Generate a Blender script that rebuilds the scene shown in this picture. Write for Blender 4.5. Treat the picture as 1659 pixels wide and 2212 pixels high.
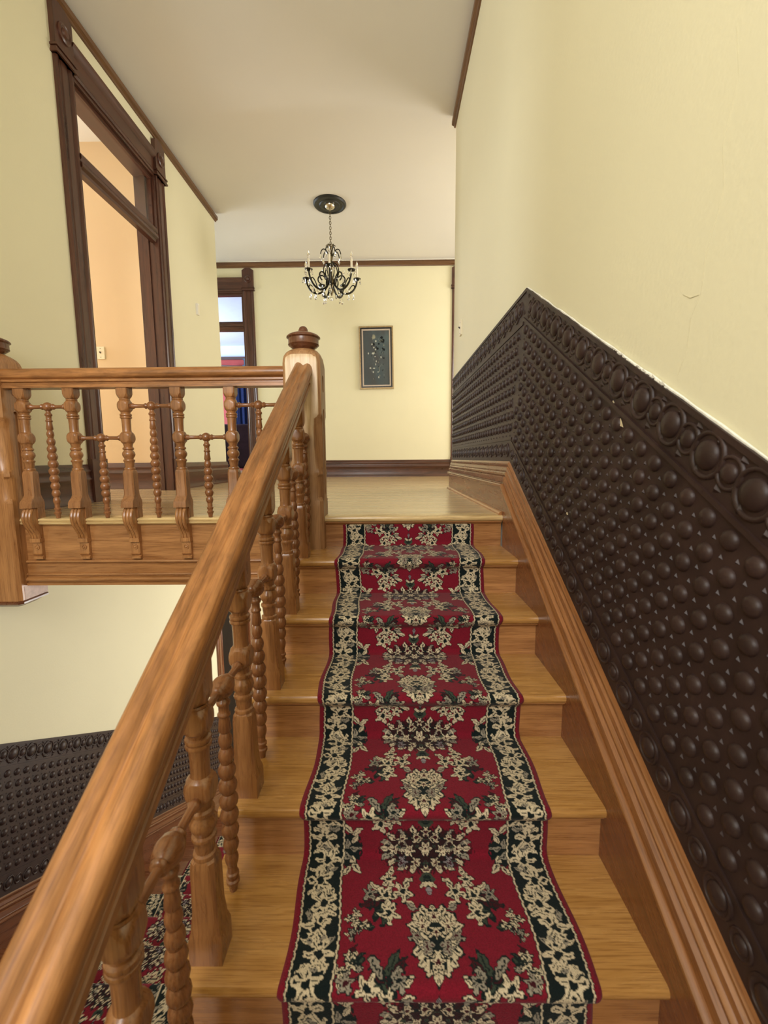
import bpy, bmesh, math, random
import numpy as np
from mathutils import Matrix, Vector
random.seed(4); rng = np.random.default_rng(7)
PI = math.pi
for o in list(bpy.data.objects): bpy.data.objects.remove(o)
SC = bpy.context.scene; C = SC.collection

# ------------------------------------------------------------------ measures
H = .28864                      # eye height over the upper floor (z = 0)
RI, GO = .15972, .28314         # riser, going
M = RI / GO
YN = 2.2                        # landing nosing
XR, XW, XL = .570, .603, -2.069 # skirting face, right wall, left wall
ZC, YF, YE, YL = 3.220, 6.990, 4.186, 5.655
XB = -.402                      # line of stair balusters
ZM = -8 * RI                    # half landing
NLOW = 16
ZL = ZM - NLOW * RI             # lower hall floor
YLOW = .306                     # top nosing of the lower flight
RS = .58                        # rake of handrail

# ------------------------------------------------------------------ camera
cam = bpy.data.cameras.new('camera'); co = bpy.data.objects.new('camera', cam); C.objects.link(co)
p, yw, ro = .1212, -.011, -.0081
f = Vector((math.sin(yw)*math.cos(p), math.cos(yw)*math.cos(p), -math.sin(p)))
r = Vector((math.cos(yw), -math.sin(yw), 0)); u = r.cross(f)
r2 = math.cos(ro)*r + math.sin(ro)*u; u2 = -math.sin(ro)*r + math.cos(ro)*u
co.matrix_world = Matrix(((r2.x, u2.x, -f.x, 0), (r2.y, u2.y, -f.y, 0), (r2.z, u2.z, -f.z, H), (0, 0, 0, 1)))
cam.sensor_fit = 'HORIZONTAL'; cam.sensor_width = 36; cam.lens = 36 * 954.7 / 1659
cam.clip_start = .02; cam.clip_end = 100
cam.dof.use_dof = True; cam.dof.focus_distance = 2.6; cam.dof.aperture_fstop = 6
SC.camera = co

# ------------------------------------------------------------------ world, light, exposure
w = bpy.data.worlds.new('world'); SC.world = w; w.use_nodes = True
w.node_tree.nodes['Background'].inputs[0].default_value = (.75, .85, 1, 1)
w.node_tree.nodes['Background'].inputs[1].default_value = .6
SC.view_settings.view_transform = 'Standard'; SC.view_settings.look = 'None'
SC.view_settings.gamma = 1; SC.view_settings.use_curve_mapping = False
SC.view_settings.exposure = .22

def area(name, loc, direction, sx, sy, power, col):
    l = bpy.data.lights.new(name, 'AREA'); l.shape = 'RECTANGLE'; l.size = sx; l.size_y = sy
    l.energy = power; l.color = col
    o = bpy.data.objects.new(name, l); C.objects.link(o); o.location = loc
    o.rotation_euler = Vector(direction).to_track_quat('-Z', 'Z').to_euler()
    return o
area('daylight_stair_window', (-.85, -1.52, 1.72), (.05, 1, .0), 1.5, 1.9, 92, (1, .97, .92))
area('daylight_bedroom_window', (-4.35, 4.43, 1.55), (.35, -1, -.05), 1.3, 1.9, 225, (.88, .93, 1))
area('daylight_side_hall_window', (-4.9, 6.33, 1.5), (1, 0, -.1), .9, 1.7, 75, (.78, .87, 1))
area('daylight_right_hall_window', (3.4, 5.6, 1.6), (-1, 0, 0), 1.6, 1.8, 95, (1, .97, .92))
area('daylight_front_room_window', (-5.6, 9.6, 1.7), (1, 0, .25), 2.2, 1.9, 210, (.62, .78, 1))
area('daylight_lower_hall_window', (1.5, 5.6, -2.0), (-1, -.15, .12), 1.8, 1.8, 115, (1, .96, .90))

# ------------------------------------------------------------------ materials
MATS = {}
def new_mat(name, rough=.5, spec=.5, coat=0):
    m = bpy.data.materials.new(name); m.use_nodes = True
    b = m.node_tree.nodes['Principled BSDF']
    b.inputs['Roughness'].default_value = rough
    b.inputs['Specular IOR Level'].default_value = spec
    if coat:
        b.inputs['Coat Weight'].default_value = coat; b.inputs['Coat Roughness'].default_value = .18
    MATS[name] = m
    return m, m.node_tree, b
def N(t, kind, **kw):
    n = t.nodes.new(kind)
    for k, v in kw.items(): setattr(n, k, v)
    return n
def ramp(t, fac, stops):
    n = N(t, 'ShaderNodeValToRGB'); e = n.color_ramp.elements
    e[0].position, e[0].color = stops[0][0], (*stops[0][1], 1)
    e[1].position, e[1].color = stops[-1][0], (*stops[-1][1], 1)
    for p_, c_ in stops[1:-1]:
        x = e.new(p_); x.color = (*c_, 1)
    t.links.new(fac, n.inputs[0]); return n.outputs[0]
def plain(name, col, rough=.5, spec=.5, metal=0, var=.06, scale=9, bump=0, bscale=60, coat=0):
    m, t, b = new_mat(name, rough, spec, coat)
    b.inputs['Metallic'].default_value = metal
    tc = N(t, 'ShaderNodeTexCoord'); n = N(t, 'ShaderNodeTexNoise'); n.inputs['Scale'].default_value = scale
    n.inputs['Detail'].default_value = 4
    t.links.new(tc.outputs['Object'], n.inputs['Vector'])
    lo = tuple(max(0, c*(1-var)) for c in col); hi = tuple(min(1, c*(1+var)) for c in col)
    t.links.new(ramp(t, n.outputs[0], [(.3, lo), (.7, hi)]), b.inputs['Base Color'])
    if bump:
        n2 = N(t, 'ShaderNodeTexNoise'); n2.inputs['Scale'].default_value = bscale; n2.inputs['Detail'].default_value = 5
        t.links.new(tc.outputs['Object'], n2.inputs['Vector'])
        bp_ = N(t, 'ShaderNodeBump'); bp_.inputs['Strength'].default_value = bump; bp_.inputs['Distance'].default_value = .004
        t.links.new(n2.outputs[0], bp_.inputs['Height']); t.links.new(bp_.outputs[0], b.inputs['Normal'])
    return m
def wood(name, dark, light, axis, rough=.35, spec=.5, coat=0, scale=1.0, bump=.12, tilt=0, mottle=0):
    """stained wood: streaks and pores drawn out along one axis"""
    m, t, b = new_mat(name, rough, spec, coat)
    tc = N(t, 'ShaderNodeTexCoord'); oi = N(t, 'ShaderNodeObjectInfo')
    mul = N(t, 'ShaderNodeVectorMath', operation='MULTIPLY_ADD')
    t.links.new(oi.outputs['Random'], mul.inputs[0]); mul.inputs[1].default_value = (7.3, 5.1, 9.7)
    t.links.new(tc.outputs['Object'], mul.inputs[2])
    def stretched(across, along, detail, dist=0):
        mp = N(t, 'ShaderNodeMapping'); s = [across*scale]*3; s['XYZ'.index(axis)] = along*scale
        mp.inputs['Scale'].default_value = s
        if tilt:
            tv = N(t, 'ShaderNodeMapping'); tv.inputs['Rotation'].default_value = (-tilt, 0, 0)
            t.links.new(mul.outputs[0], tv.inputs['Vector']); t.links.new(tv.outputs[0], mp.inputs['Vector'])
        else: t.links.new(mul.outputs[0], mp.inputs['Vector'])
        n = N(t, 'ShaderNodeTexNoise'); n.inputs['Scale'].default_value = 1; n.inputs['Detail'].default_value = detail
        n.inputs['Roughness'].default_value = .62; n.inputs['Distortion'].default_value = dist
        t.links.new(mp.outputs[0], n.inputs['Vector']); return n.outputs[0]
    a = stretched(26, 2.2, 5, .6); pore = stretched(260, 9, 3)
    mid = tuple((x+y)/2 for x, y in zip(dark, light))
    col = ramp(t, a, [(.28, dark), (.5, mid), (.72, light)])
    pr = ramp(t, pore, [(.36, (.62, .55, .5)), (.52, (1, 1, 1))])
    mx = N(t, 'ShaderNodeMix', data_type='RGBA', blend_type='MULTIPLY'); mx.inputs[0].default_value = .75
    t.links.new(col, mx.inputs[6]); t.links.new(pr, mx.inputs[7])
    out = mx.outputs[2]
    if mottle:                                  # patchy wear of an old finish
        n3 = stretched(46, 11, 6, .5)
        m3 = N(t, 'ShaderNodeMix', data_type='RGBA', blend_type='MULTIPLY'); m3.inputs[0].default_value = mottle
        t.links.new(out, m3.inputs[6]); t.links.new(ramp(t, n3, [(.35, (.50, .42, .36)), (.60, (1.25, 1.2, 1.1))]), m3.inputs[7]); out = m3.outputs[2]
    t.links.new(out, b.inputs['Base Color'])
    bm_ = N(t, 'ShaderNodeBump'); bm_.inputs['Strength'].default_value = bump; bm_.inputs['Distance'].default_value = .002
    t.links.new(pore, bm_.inputs['Height']); t.links.new(bm_.outputs[0], b.inputs['Normal'])
    rr = ramp(t, a, [(.3, (rough*.8,)*3), (.7, (min(1, rough*1.25),)*3)])
    t.links.new(rr, b.inputs['Roughness'])
    return m

OAK_D, OAK_L = (.25, .102, .032), (.51, .245, .088)
for ax in 'XYZ':
    wood('oak_'+ax, OAK_D, OAK_L, ax, .30, .5, .25)
    wood('tread_'+ax, (.385, .185, .046), (.55, .295, .092), ax, .26, .5, .35)
    wood('mahogany_'+ax, (.13, .042, .015), (.22, .075, .025), ax, .26, .5, .3)
    wood('dark_'+ax, (.040, .0135, .008), (.105, .035, .017), ax, .33, .5, .15)
    wood('turned_'+ax, (.17, .065, .024), (.34, .14, .052), ax, .28, .5, .3)
wood('cap_Y', (.19, .070, .020), (.33, .135, .042), 'Y', .26, .5, .3)
wood('cap_slope', (.19, .070, .020), (.33, .135, .042), 'Y', .26, .5, .3, tilt=math.atan(M))
wood('mahogany_slope', (.13, .042, .015), (.22, .075, .025), 'Y', .26, .5, .3, tilt=math.atan(M))
wood('mahogany_lower', (.10, .032, .012), (.17, .058, .020), 'Y', .3, .5, .2, tilt=-math.atan(M))
wood('rail_X', (.20, .080, .024), (.44, .20, .068), 'X', .33, .5, .2, mottle=.5)
wood('baluster_oak', (.185, .073, .025), (.40, .178, .063), 'Z', .28, .5, .3)
wood('pale_Z', (.42, .25, .12), (.66, .46, .27), 'Z', .42)
wood('capital_Z', (.10, .032, .013), (.17, .058, .024), 'Z', .28, .5, .3)
wood('lightoak_X', (.56, .38, .16), (.76, .56, .27), 'X', .25, .5, .3)
wood('cornice_X', (.10, .045, .016), (.19, .09, .035), 'X'); wood('cornice_Y', (.10, .045, .016), (.19, .09, .035), 'Y')
plain('wall_paint', (.765, .72, .51), .62, .3, var=.02, scale=1.3, bump=.12, bscale=90)
plain('ceiling_paint', (.70, .67, .60), .8, .2, var=.02, scale=1.0, bump=.08, bscale=50)
plain('bedroom_paint', (.70, .55, .37), .6, .3, var=.02, scale=1.5)
plain('white_paint', (.82, .80, .76), .5, .4, var=.03)
plain('blue_white_paint', (.74, .79, .92), .6, .3, var=.02)
plain('pinkish_plaster', (.70, .56, .52), .6, .3, var=.12, scale=40)
plain('embossed_brown', (.031, .0165, .0140), .44, .30, var=.25, scale=14, bump=.10, bscale=160)
plain('embossed_tear', (.62, .52, .33), .8, .2, var=.2, scale=60)
plain('plaster_white', (.80, .78, .70), .8, .2, var=.12, scale=70)
plain('crack_line', (.56, .51, .34), .8, .2)
plain('black_bronze', (.022, .019, .013), .36, .5, .75, var=.4, scale=60)
plain('antique_bronze', (.16, .125, .065), .38, .5, .85, var=.3, scale=80)
plain('nickel', (.62, .56, .46), .22, .5, 1, var=.05)
plain('candle_ivory', (.82, .76, .60), .45, .4, var=.03)
plain('medallion_black', (.012, .012, .010), .45, .5, var=.3, scale=30)
plain('gilt', (.35, .25, .12), .4, .5, .4, var=.2, scale=50)
plain('frame_black', (.010, .007, .006), .35, .5)
plain('linen', (.52, .44, .37), .8, .2, var=.08, scale=200)
plain('red_wall', (.45, .07, .06), .6, .3)
plain('navy_cloth', (.010, .016, .055), .85, .2, var=.2, scale=20)
plain('plum_cloth', (.035, .017, .028), .8, .2, var=.2, scale=18)
plain('iron_grey', (.06, .075, .10), .5, .4, var=.2)
plain('ivory_plastic', (.80, .74, .58), .4, .4, var=.02)
plain('socket_dark', (.06, .05, .045), .5, .4)
plain('dark_void', (.02, .014, .010), .9, .1)  # near-black colour standing in for unlit depth
def glass(name, tint=(1, 1, 1), rough=0):
    m, t, b = new_mat(name, rough, .5)
    b.inputs['Base Color'].default_value = (*tint, 1); b.inputs['Transmission Weight'].default_value = 1
    b.inputs['IOR'].default_value = 1.5
    return m
glass('crystal'); glass('bulb_glass', (1, .97, .92))
def pane_mat():
    m = bpy.data.materials.new('window_pane'); m.use_nodes = True; t = m.node_tree
    t.nodes.remove(t.nodes['Principled BSDF'])
    a = N(t, 'ShaderNodeBsdfTransparent'); g = N(t, 'ShaderNodeBsdfGlossy'); g.inputs['Roughness'].default_value = .02
    lw = N(t, 'ShaderNodeLayerWeight'); fr = N(t, 'ShaderNodeMath', operation='POWER'); fr.inputs[1].default_value = 5
    t.links.new(lw.outputs['Facing'], fr.inputs[0]); mx = N(t, 'ShaderNodeMixShader')
    t.links.new(fr.outputs[0], mx.inputs[0]); t.links.new(a.outputs[0], mx.inputs[1]); t.links.new(g.outputs[0], mx.inputs[2])
    t.links.new(mx.outputs[0], t.nodes['Material Output'].inputs[0]); MATS['window_pane'] = m
pane_mat()
def floor_mat(name, dark, light, board, rough):
    """narrow strip flooring, boards along X"""
    m, t, b = new_mat(name, rough, .5, .3)
    tc = N(t, 'ShaderNodeTexCoord'); sp = N(t, 'ShaderNodeSeparateXYZ'); t.links.new(tc.outputs['Object'], sp.inputs[0])
    dv = N(t, 'ShaderNodeMath', operation='DIVIDE'); dv.inputs[1].default_value = board; t.links.new(sp.outputs[1], dv.inputs[0])
    fl = N(t, 'ShaderNodeMath', operation='FLOOR'); t.links.new(dv.outputs[0], fl.inputs[0])
    fr = N(t, 'ShaderNodeMath', operation='FRACT'); t.links.new(dv.outputs[0], fr.inputs[0])
    wn = N(t, 'ShaderNodeTexWhiteNoise', noise_dimensions='1D'); t.links.new(fl.outputs[0], wn.inputs['W'])
    mp = N(t, 'ShaderNodeMapping'); mp.inputs['Scale'].default_value = (2.2, 40, 1); t.links.new(tc.outputs['Object'], mp.inputs['Vector'])
    n = N(t, 'ShaderNodeTexNoise'); n.inputs['Scale'].default_value = 1; n.inputs['Detail'].default_value = 5; t.links.new(mp.outputs[0], n.inputs['Vector'])
    ad = N(t, 'ShaderNodeMath', operation='MULTIPLY_ADD'); ad.inputs[1].default_value = .45
    t.links.new(wn.outputs[0], ad.inputs[0]); t.links.new(n.outputs[0], ad.inputs[2])
    col = ramp(t, ad.outputs[0], [(.35, dark), (1.0, light)])
    seam = ramp(t, fr.outputs[0], [(0, (.30, .25, .2)), (.05, (1, 1, 1))])
    mx = N(t, 'ShaderNodeMix', data_type='RGBA', blend_type='MULTIPLY'); mx.inputs[0].default_value = 1
    t.links.new(col, mx.inputs[6]); t.links.new(seam, mx.inputs[7]); t.links.new(mx.outputs[2], b.inputs['Base Color'])
floor_mat('strip_floor', (.42, .275, .125), (.66, .475, .25), .057, .22)
def attr_mat(name, rough, bump):
    m, t, b = new_mat(name, rough, .15)
    a = N(t, 'ShaderNodeVertexColor', layer_name='Col')
    tc = N(t, 'ShaderNodeTexCoord'); n = N(t, 'ShaderNodeTexNoise'); n.inputs['Scale'].default_value = 420; n.inputs['Detail'].default_value = 2
    t.links.new(tc.outputs['Object'], n.inputs['Vector'])
    mx = N(t, 'ShaderNodeMix', data_type='RGBA', blend_type='MULTIPLY'); mx.inputs[0].default_value = 1
    t.links.new(a.outputs[0], mx.inputs[6]); t.links.new(ramp(t, n.outputs[0], [(.3, (.72,)*3), (.65, (1, 1, 1))]), mx.inputs[7])
    t.links.new(mx.outputs[2], b.inputs['Base Color'])
    if bump:
        bm_ = N(t, 'ShaderNodeBump'); bm_.inputs['Strength'].default_value = bump; bm_.inputs['Distance'].default_value = .003
        t.links.new(n.outputs[0], bm_.inputs['Height']); t.links.new(bm_.outputs[0], b.inputs['Normal'])
    return m, b
_, b_ = attr_mat('carpet_pile', .95, .5); b_.inputs['Sheen Weight'].default_value = .08
attr_mat('oil_canvas', .55, .15)

# ------------------------------------------------------------------ mesh helpers
class MB:
    def __init__(s): s.v = []; s.f = []
    def add(s, v, f, mat=None):
        n = len(s.v)
        s.v += [tuple(mat @ Vector(q)) if mat is not None else tuple(q) for q in v]
        s.f += [tuple(i+n for i in q) for q in f]; return s
    def box(s, x0, x1, y0, y1, z0, z1, mat=None):
        v = [(x, y, z) for x in (x0, x1) for y in (y0, y1) for z in (z0, z1)]
        return s.add(v, [(0, 1, 3, 2), (4, 6, 7, 5), (0, 4, 5, 1), (2, 3, 7, 6), (0, 2, 6, 4), (1, 5, 7, 3)], mat)
    def prism(s, poly, a0, a1, axis='x', mat=None):
        """polygon extruded along an axis; polygon in the two other axes (yz, xz or xy)"""
        def P3(q, a): return {'x': (a, q[0], q[1]), 'y': (q[0], a, q[1]), 'z': (q[0], q[1], a)}[axis]
        n = len(poly); v = [P3(q, a0) for q in poly] + [P3(q, a1) for q in poly]
        fs = [tuple(range(n)), tuple(range(2*n-1, n-1, -1))] + [(i, i+n, (i+1) % n+n, (i+1) % n) for i in range(n)]
        return s.add(v, fs, mat)
    def lathe(s, prof, seg=16, mat=None, cap=True):
        """profile [(r,z)...] turned round z"""
        v = []; fs = []; n = len(prof)
        for r_, z_ in prof:
            for i in range(seg):
                a = 2*PI*i/seg; v.append((r_*math.cos(a), r_*math.sin(a), z_))
        for j in range(n-1):
            for i in range(seg):
                fs.append((j*seg+i, j*seg+(i+1) % seg, (j+1)*seg+(i+1) % seg, (j+1)*seg+i))
        if cap:
            if prof[0][0] > 1e-5: fs.append(tuple(range(seg-1, -1, -1)))
            if prof[-1][0] > 1e-5: fs.append(tuple(range((n-1)*seg, n*seg)))
        return s.add(v, fs, mat)
    def rings(s, rows, close=True, cap=True, mat=None):
        """loft through equal-length rings of points"""
        n = len(rows[0]); v = [q for row in rows for q in row]; fs = []
        for j in range(len(rows)-1):
            for i in range(n if close else n-1):
                fs.append((j*n+i, j*n+(i+1) % n, (j+1)*n+(i+1) % n, (j+1)*n+i))
        if cap: fs += [tuple(range(n-1, -1, -1)), tuple(range((len(rows)-1)*n, len(rows)*n))]
        return s.add(v, fs, mat)
    def tube(s, pts, rad, seg=6, mat=None):
        pts = [Vector(q) for q in pts]; rows = []
        rad = rad if isinstance(rad, (list, tuple)) else [rad]*len(pts)
        up = None
        for i, q in enumerate(pts):
            d = (pts[min(i+1, len(pts)-1)] - pts[max(i-1, 0)]).normalized()
            if up is None: up = Vector((0, 0, 1)) if abs(d.z) < .9 else Vector((1, 0, 0))
            a = d.cross(up).normalized(); b = a.cross(d).normalized(); up = b
            rows.append([q + rad[i]*(math.cos(2*PI*k/seg)*a + math.sin(2*PI*k/seg)*b) for k in range(seg)])
        return s.rings(rows, mat=mat)
    def ballblock(s, z, R, hb, seg=24, rings=14, zs=1.0):
        """turned ball with four flats"""
        rows = []
        for j in range(1, rings):
            a = PI*j/rings - PI/2; rr = R*math.cos(a); zz = z + R*math.sin(a)*zs
            rows.append([(max(-hb, min(hb, rr*math.cos(2*PI*(i+.5)/seg))), max(-hb, min(hb, rr*math.sin(2*PI*(i+.5)/seg))), zz) for i in range(seg)])
        return s.rings(rows)
    def obj(s, name, mat, parent=None, smooth=True, ang=38, loc=None, mesh_only=False):
        me = bpy.data.meshes.new(name); me.from_pydata(s.v, [], s.f); me.update()
        bm = bmesh.new(); bm.from_mesh(me); bmesh.ops.recalc_face_normals(bm, faces=bm.faces); bm.to_mesh(me); bm.free()
        if smooth:
            me.polygons.foreach_set('use_smooth', [True]*len(me.polygons)); me.set_sharp_from_angle(angle=math.radians(ang))
        me.materials.append(MATS[mat])
        if mesh_only: return me
        return link(name, me, parent, loc)
def link(name, me, parent=None, loc=None, rot=None):
    o = bpy.data.objects.new(name, me); C.objects.link(o)
    if parent is not None: o.parent = parent
    if loc is not None: o.location = loc
    if rot is not None: o.rotation_euler = rot
    return o
def tag(o, label, cat, group=None):
    o['label'] = label; o['category'] = cat
    if group: o['group'] = group
    return o
def thing(name, label, cat, loc=(0, 0, 0), group=None, rot=None):
    o = link(name, None, None, loc, rot); o.empty_display_size = .05
    return tag(o, label, cat, group)
def struct(o, label=None):
    o['kind'] = 'structure'
    if label: o['label'] = label
    return o
def stuff(o): o['kind'] = 'stuff'; return o
T = Matrix.Translation
def Rm(a, ax): return Matrix.Rotation(a, 4, ax)
def vol(o):
    return o

# ================================================================== STRUCTURE
WT = .16                                       # wall thickness
DY0, DY1, DTOP = 3.195, 4.235, 2.78            # bedroom doorway
DX0, DX1 = -3.13, -2.165                       # front room doorway
# ---- left wall (upper and lower storeys), bedroom door cut out
m = MB()
m.box(XL-WT, XL, -1.55, DY0, ZL, ZC).box(XL-WT, XL, DY1, YL, ZL, ZC).box(XL-WT, XL, DY0, DY1, DTOP, ZC).box(XL-WT, XL, DY0, DY1, ZL, -.02)
m.box(XL-WT, XL, YL, 7.4, ZL, -.36)
wall_left = struct(m.obj('wall_left', 'wall_paint', smooth=False), 'cream yellow painted wall of the stairwell with the bedroom doorway')
# ---- right wall
m = MB().box(XW, XW+.14, -1.55, YE, ZM-.2, ZC)
wall_right = struct(m.obj('wall_right', 'wall_paint', smooth=False), 'cream yellow stair wall above embossed brown wainscot')
# ---- far wall with front room door (left) and a second door (right)
m = MB()
EX0, EX1 = 1.125, 2.0
m.box(-5.2, DX0, YF, YF+WT, 0, ZC).box(DX1, EX0, YF, YF+WT, 0, ZC).box(EX1, 3.6, YF, YF+WT, 0, ZC)
m.box(DX0, DX1, YF, YF+WT, DTOP, ZC).box(EX0, EX1, YF, YF+WT, DTOP, ZC)
wall_far = struct(m.obj('wall_far', 'wall_paint', smooth=False), 'cream wall at the end of the upper hall')
# ---- wall behind the stair with its window
WX0, WX1, WZ0, WZ1 = -1.65, -.05, .70, 2.75
m = MB()
m.box(XL-WT, WX0, -1.7, -1.55, ZM-.2, ZC).box(WX1, XW+.14, -1.7, -1.55, ZM-.2, ZC).box(WX0, WX1, -1.7, -1.55, WZ1, ZC).box(WX0, WX1, -1.7, -1.55, ZM-.2, WZ0)
struct(m.obj('wall_back', 'wall_paint', smooth=False), 'cream wall behind the half landing')
m = MB().box(WX0, WX0+.07, -1.64, -1.56, WZ0, WZ1).box(WX1-.07, WX1, -1.64, -1.56, WZ0, WZ1).box(WX0, WX1, -1.64, -1.56, WZ1-.07, WZ1).box(WX0, WX1, -1.64, -1.56, WZ0, WZ0+.07).box(WX0, WX1, -1.66, -1.60, 1.7, 1.76)
struct(m.obj('window_1', 'mahogany_Z', smooth=False), 'wooden stair window frame')
# ---- other rooms' shells
m = MB()
m.box(-5.6, XL-WT, 4.45, 4.59, 0, ZC).box(-5.6, XL-WT, 2.2, 2.34, 0, ZC).box(-5.6, -5.46, 2.34, 4.45, 0, ZC)
struct(m.obj('wall_bedroom', 'bedroom_paint', smooth=False), 'warm cream wall seen through the bedroom doorway')
m = MB().box(-5.2, XL-WT, YL-.14, YL, 0, ZC).box(-5.34, -5.2, YL-.14, YF+WT, 0, ZC)
struct(m.obj('wall_side_hall', 'wall_paint', smooth=False))
m = MB().box(XW+.14, 3.6, YE-.14, YE, 0, ZC).box(3.6, 3.74, YE-.14, YF+WT, 0, ZC)
struct(m.obj('wall_right_hall', 'wall_paint', smooth=False))
m = MB().box(-6.2, 1.0, 11.9, 12.04, 0, ZC).box(-6.34, -6.2, YF+WT, 12.04, 0, ZC).box(1.0, 1.14, YF+WT, 12.04, 0, ZC)
struct(m.obj('wall_front_room', 'blue_white_paint', smooth=False), 'pale bluish wall of the front room')
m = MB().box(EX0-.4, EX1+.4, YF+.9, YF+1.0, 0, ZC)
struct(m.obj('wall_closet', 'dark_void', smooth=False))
# ---- floors and ceilings
m = MB().box(XL, XW+.14, YN+.10, YF+WT, -.03, 0).box(-5.6, XL, 2.2, YF+WT, -.03, 0).box(XW+.14, 3.74, YE-.14, YF+WT, -.03, 0).box(-6.2, 1.14, YF+WT, 12.04, -.03, 0)
struct(m.obj('floor', 'strip_floor', smooth=False), 'narrow oak strip floor of the upper hall')
m = MB().box(XL, XW+.14, YN+.11, YF+WT, -.345, -.03)
struct(m.obj('ceiling_lower_hall', 'ceiling_paint', smooth=False))
m = MB().box(XL, XR+.04, -1.55, .02-.085, ZM-.2, ZM).box(XL, -.47, -.065, YLOW, ZM-.2, ZM)
struct(m.obj('floor_half_landing', 'strip_floor', smooth=False))
m = MB().box(XL-3, 2.0, -1.5, 9.5, ZL-.05, ZL)
struct(m.obj('floor_lower_hall', 'strip_floor', smooth=False))
m = MB().box(XL, 2.0, 7.4, 7.5, ZL, -.03).box(2.0, 2.1, 2.4, 7.5, ZL, -.03).box(XW+.14, 2.0, 2.3, 2.4, ZL, -.03)
struct(m.obj('wall_lower_hall', 'wall_paint', smooth=False))
m = MB().box(-6.4, 3.8, -1.7, 12.1, ZC, ZC+.06)
struct(m.obj('ceiling', 'ceiling_paint', smooth=False), 'greige painted plaster ceiling')

# ---- crown mouldings
def sweep_x(prof, y, x0, x1, sgn):      # profile (depth, z), running along x on a wall facing -y
    return MB().prism([(y + sgn*d, z) for d, z in prof], x0, x1, 'x')
CR = [(0, ZC), (0, ZC-.085), (.012, ZC-.085), (.016, ZC-.072), (.030, ZC-.066), (.030, ZC-.03), (.020, ZC-.022), (.020, ZC-.012), (.0, ZC-.012)]
CR2 = [(0, ZC-.012), (0, ZC-.09), (.012, ZC-.09), (.016, ZC-.076), (.034, ZC-.068), (.034, ZC-.034), (.018, ZC-.026), (.018, ZC-.012)]
struct(sweep_x(CR2, YF, -5.2, 3.6, -1).obj('trim_1', 'cornice_X'), 'brown picture moulding at the top of the end wall')
o = MB().prism([(YF-d, z) for d, z in [(0, ZC), (0, ZC-.012), (.02, ZC-.012), (.02, ZC)]], -5.2, 3.6, 'x').obj('caulk', 'plaster_white', bpy.data.objects['trim_1'])
def sweep_y(prof, x, y0, y1, sgn):
    return MB().prism([(x + sgn*d, z) for d, z in prof], y0, y1, 'y')
struct(sweep_y(CR2, XL, -1.5, YL+.035, 1).obj('trim_2', 'cornice_Y'), 'brown picture moulding at the top of the doorway wall')
struct(sweep_y(CR2, XW, -1.5, YE+.035, -1).obj('trim_3', 'cornice_Y'), 'brown picture moulding at the top of the stair wall')

# ---- dark baseboards
BB = [(0, 0), (.026, 0), (.026, .012), (.020, .022), (.020, .150), (.024, .156), (.024, .166), (.016, .180), (.016, .205), (.020, .211), (.020, .222), (.012, .236), (.010, .252), (.004, .262), (0, .262)]
struct(MB().prism([(YF-d, z) for d, z in BB], DX1+.155, EX0-.15, 'x').obj('baseboard_far', 'dark_X'), 'dark stained moulded baseboard along the end wall')
m = MB().prism([(XL+d, z) for d, z in BB], 2.5, DY0-.155, 'y').prism([(XL+d, z) for d, z in BB], DY1+.155, YL+.02, 'y')
struct(m.obj('baseboard_left', 'dark_Y'), 'dark stained moulded baseboard along the doorway wall')
struct(MB().prism([(4.45-d, z) for d, z in BB], -5.4, XL-WT, 'x').obj('baseboard_bedroom', 'dark_X'))
struct(MB().prism([(YL+d, z) for d, z in BB], -5.2, XL, 'x').obj('baseboard_side_hall', 'dark_X'))

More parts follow.
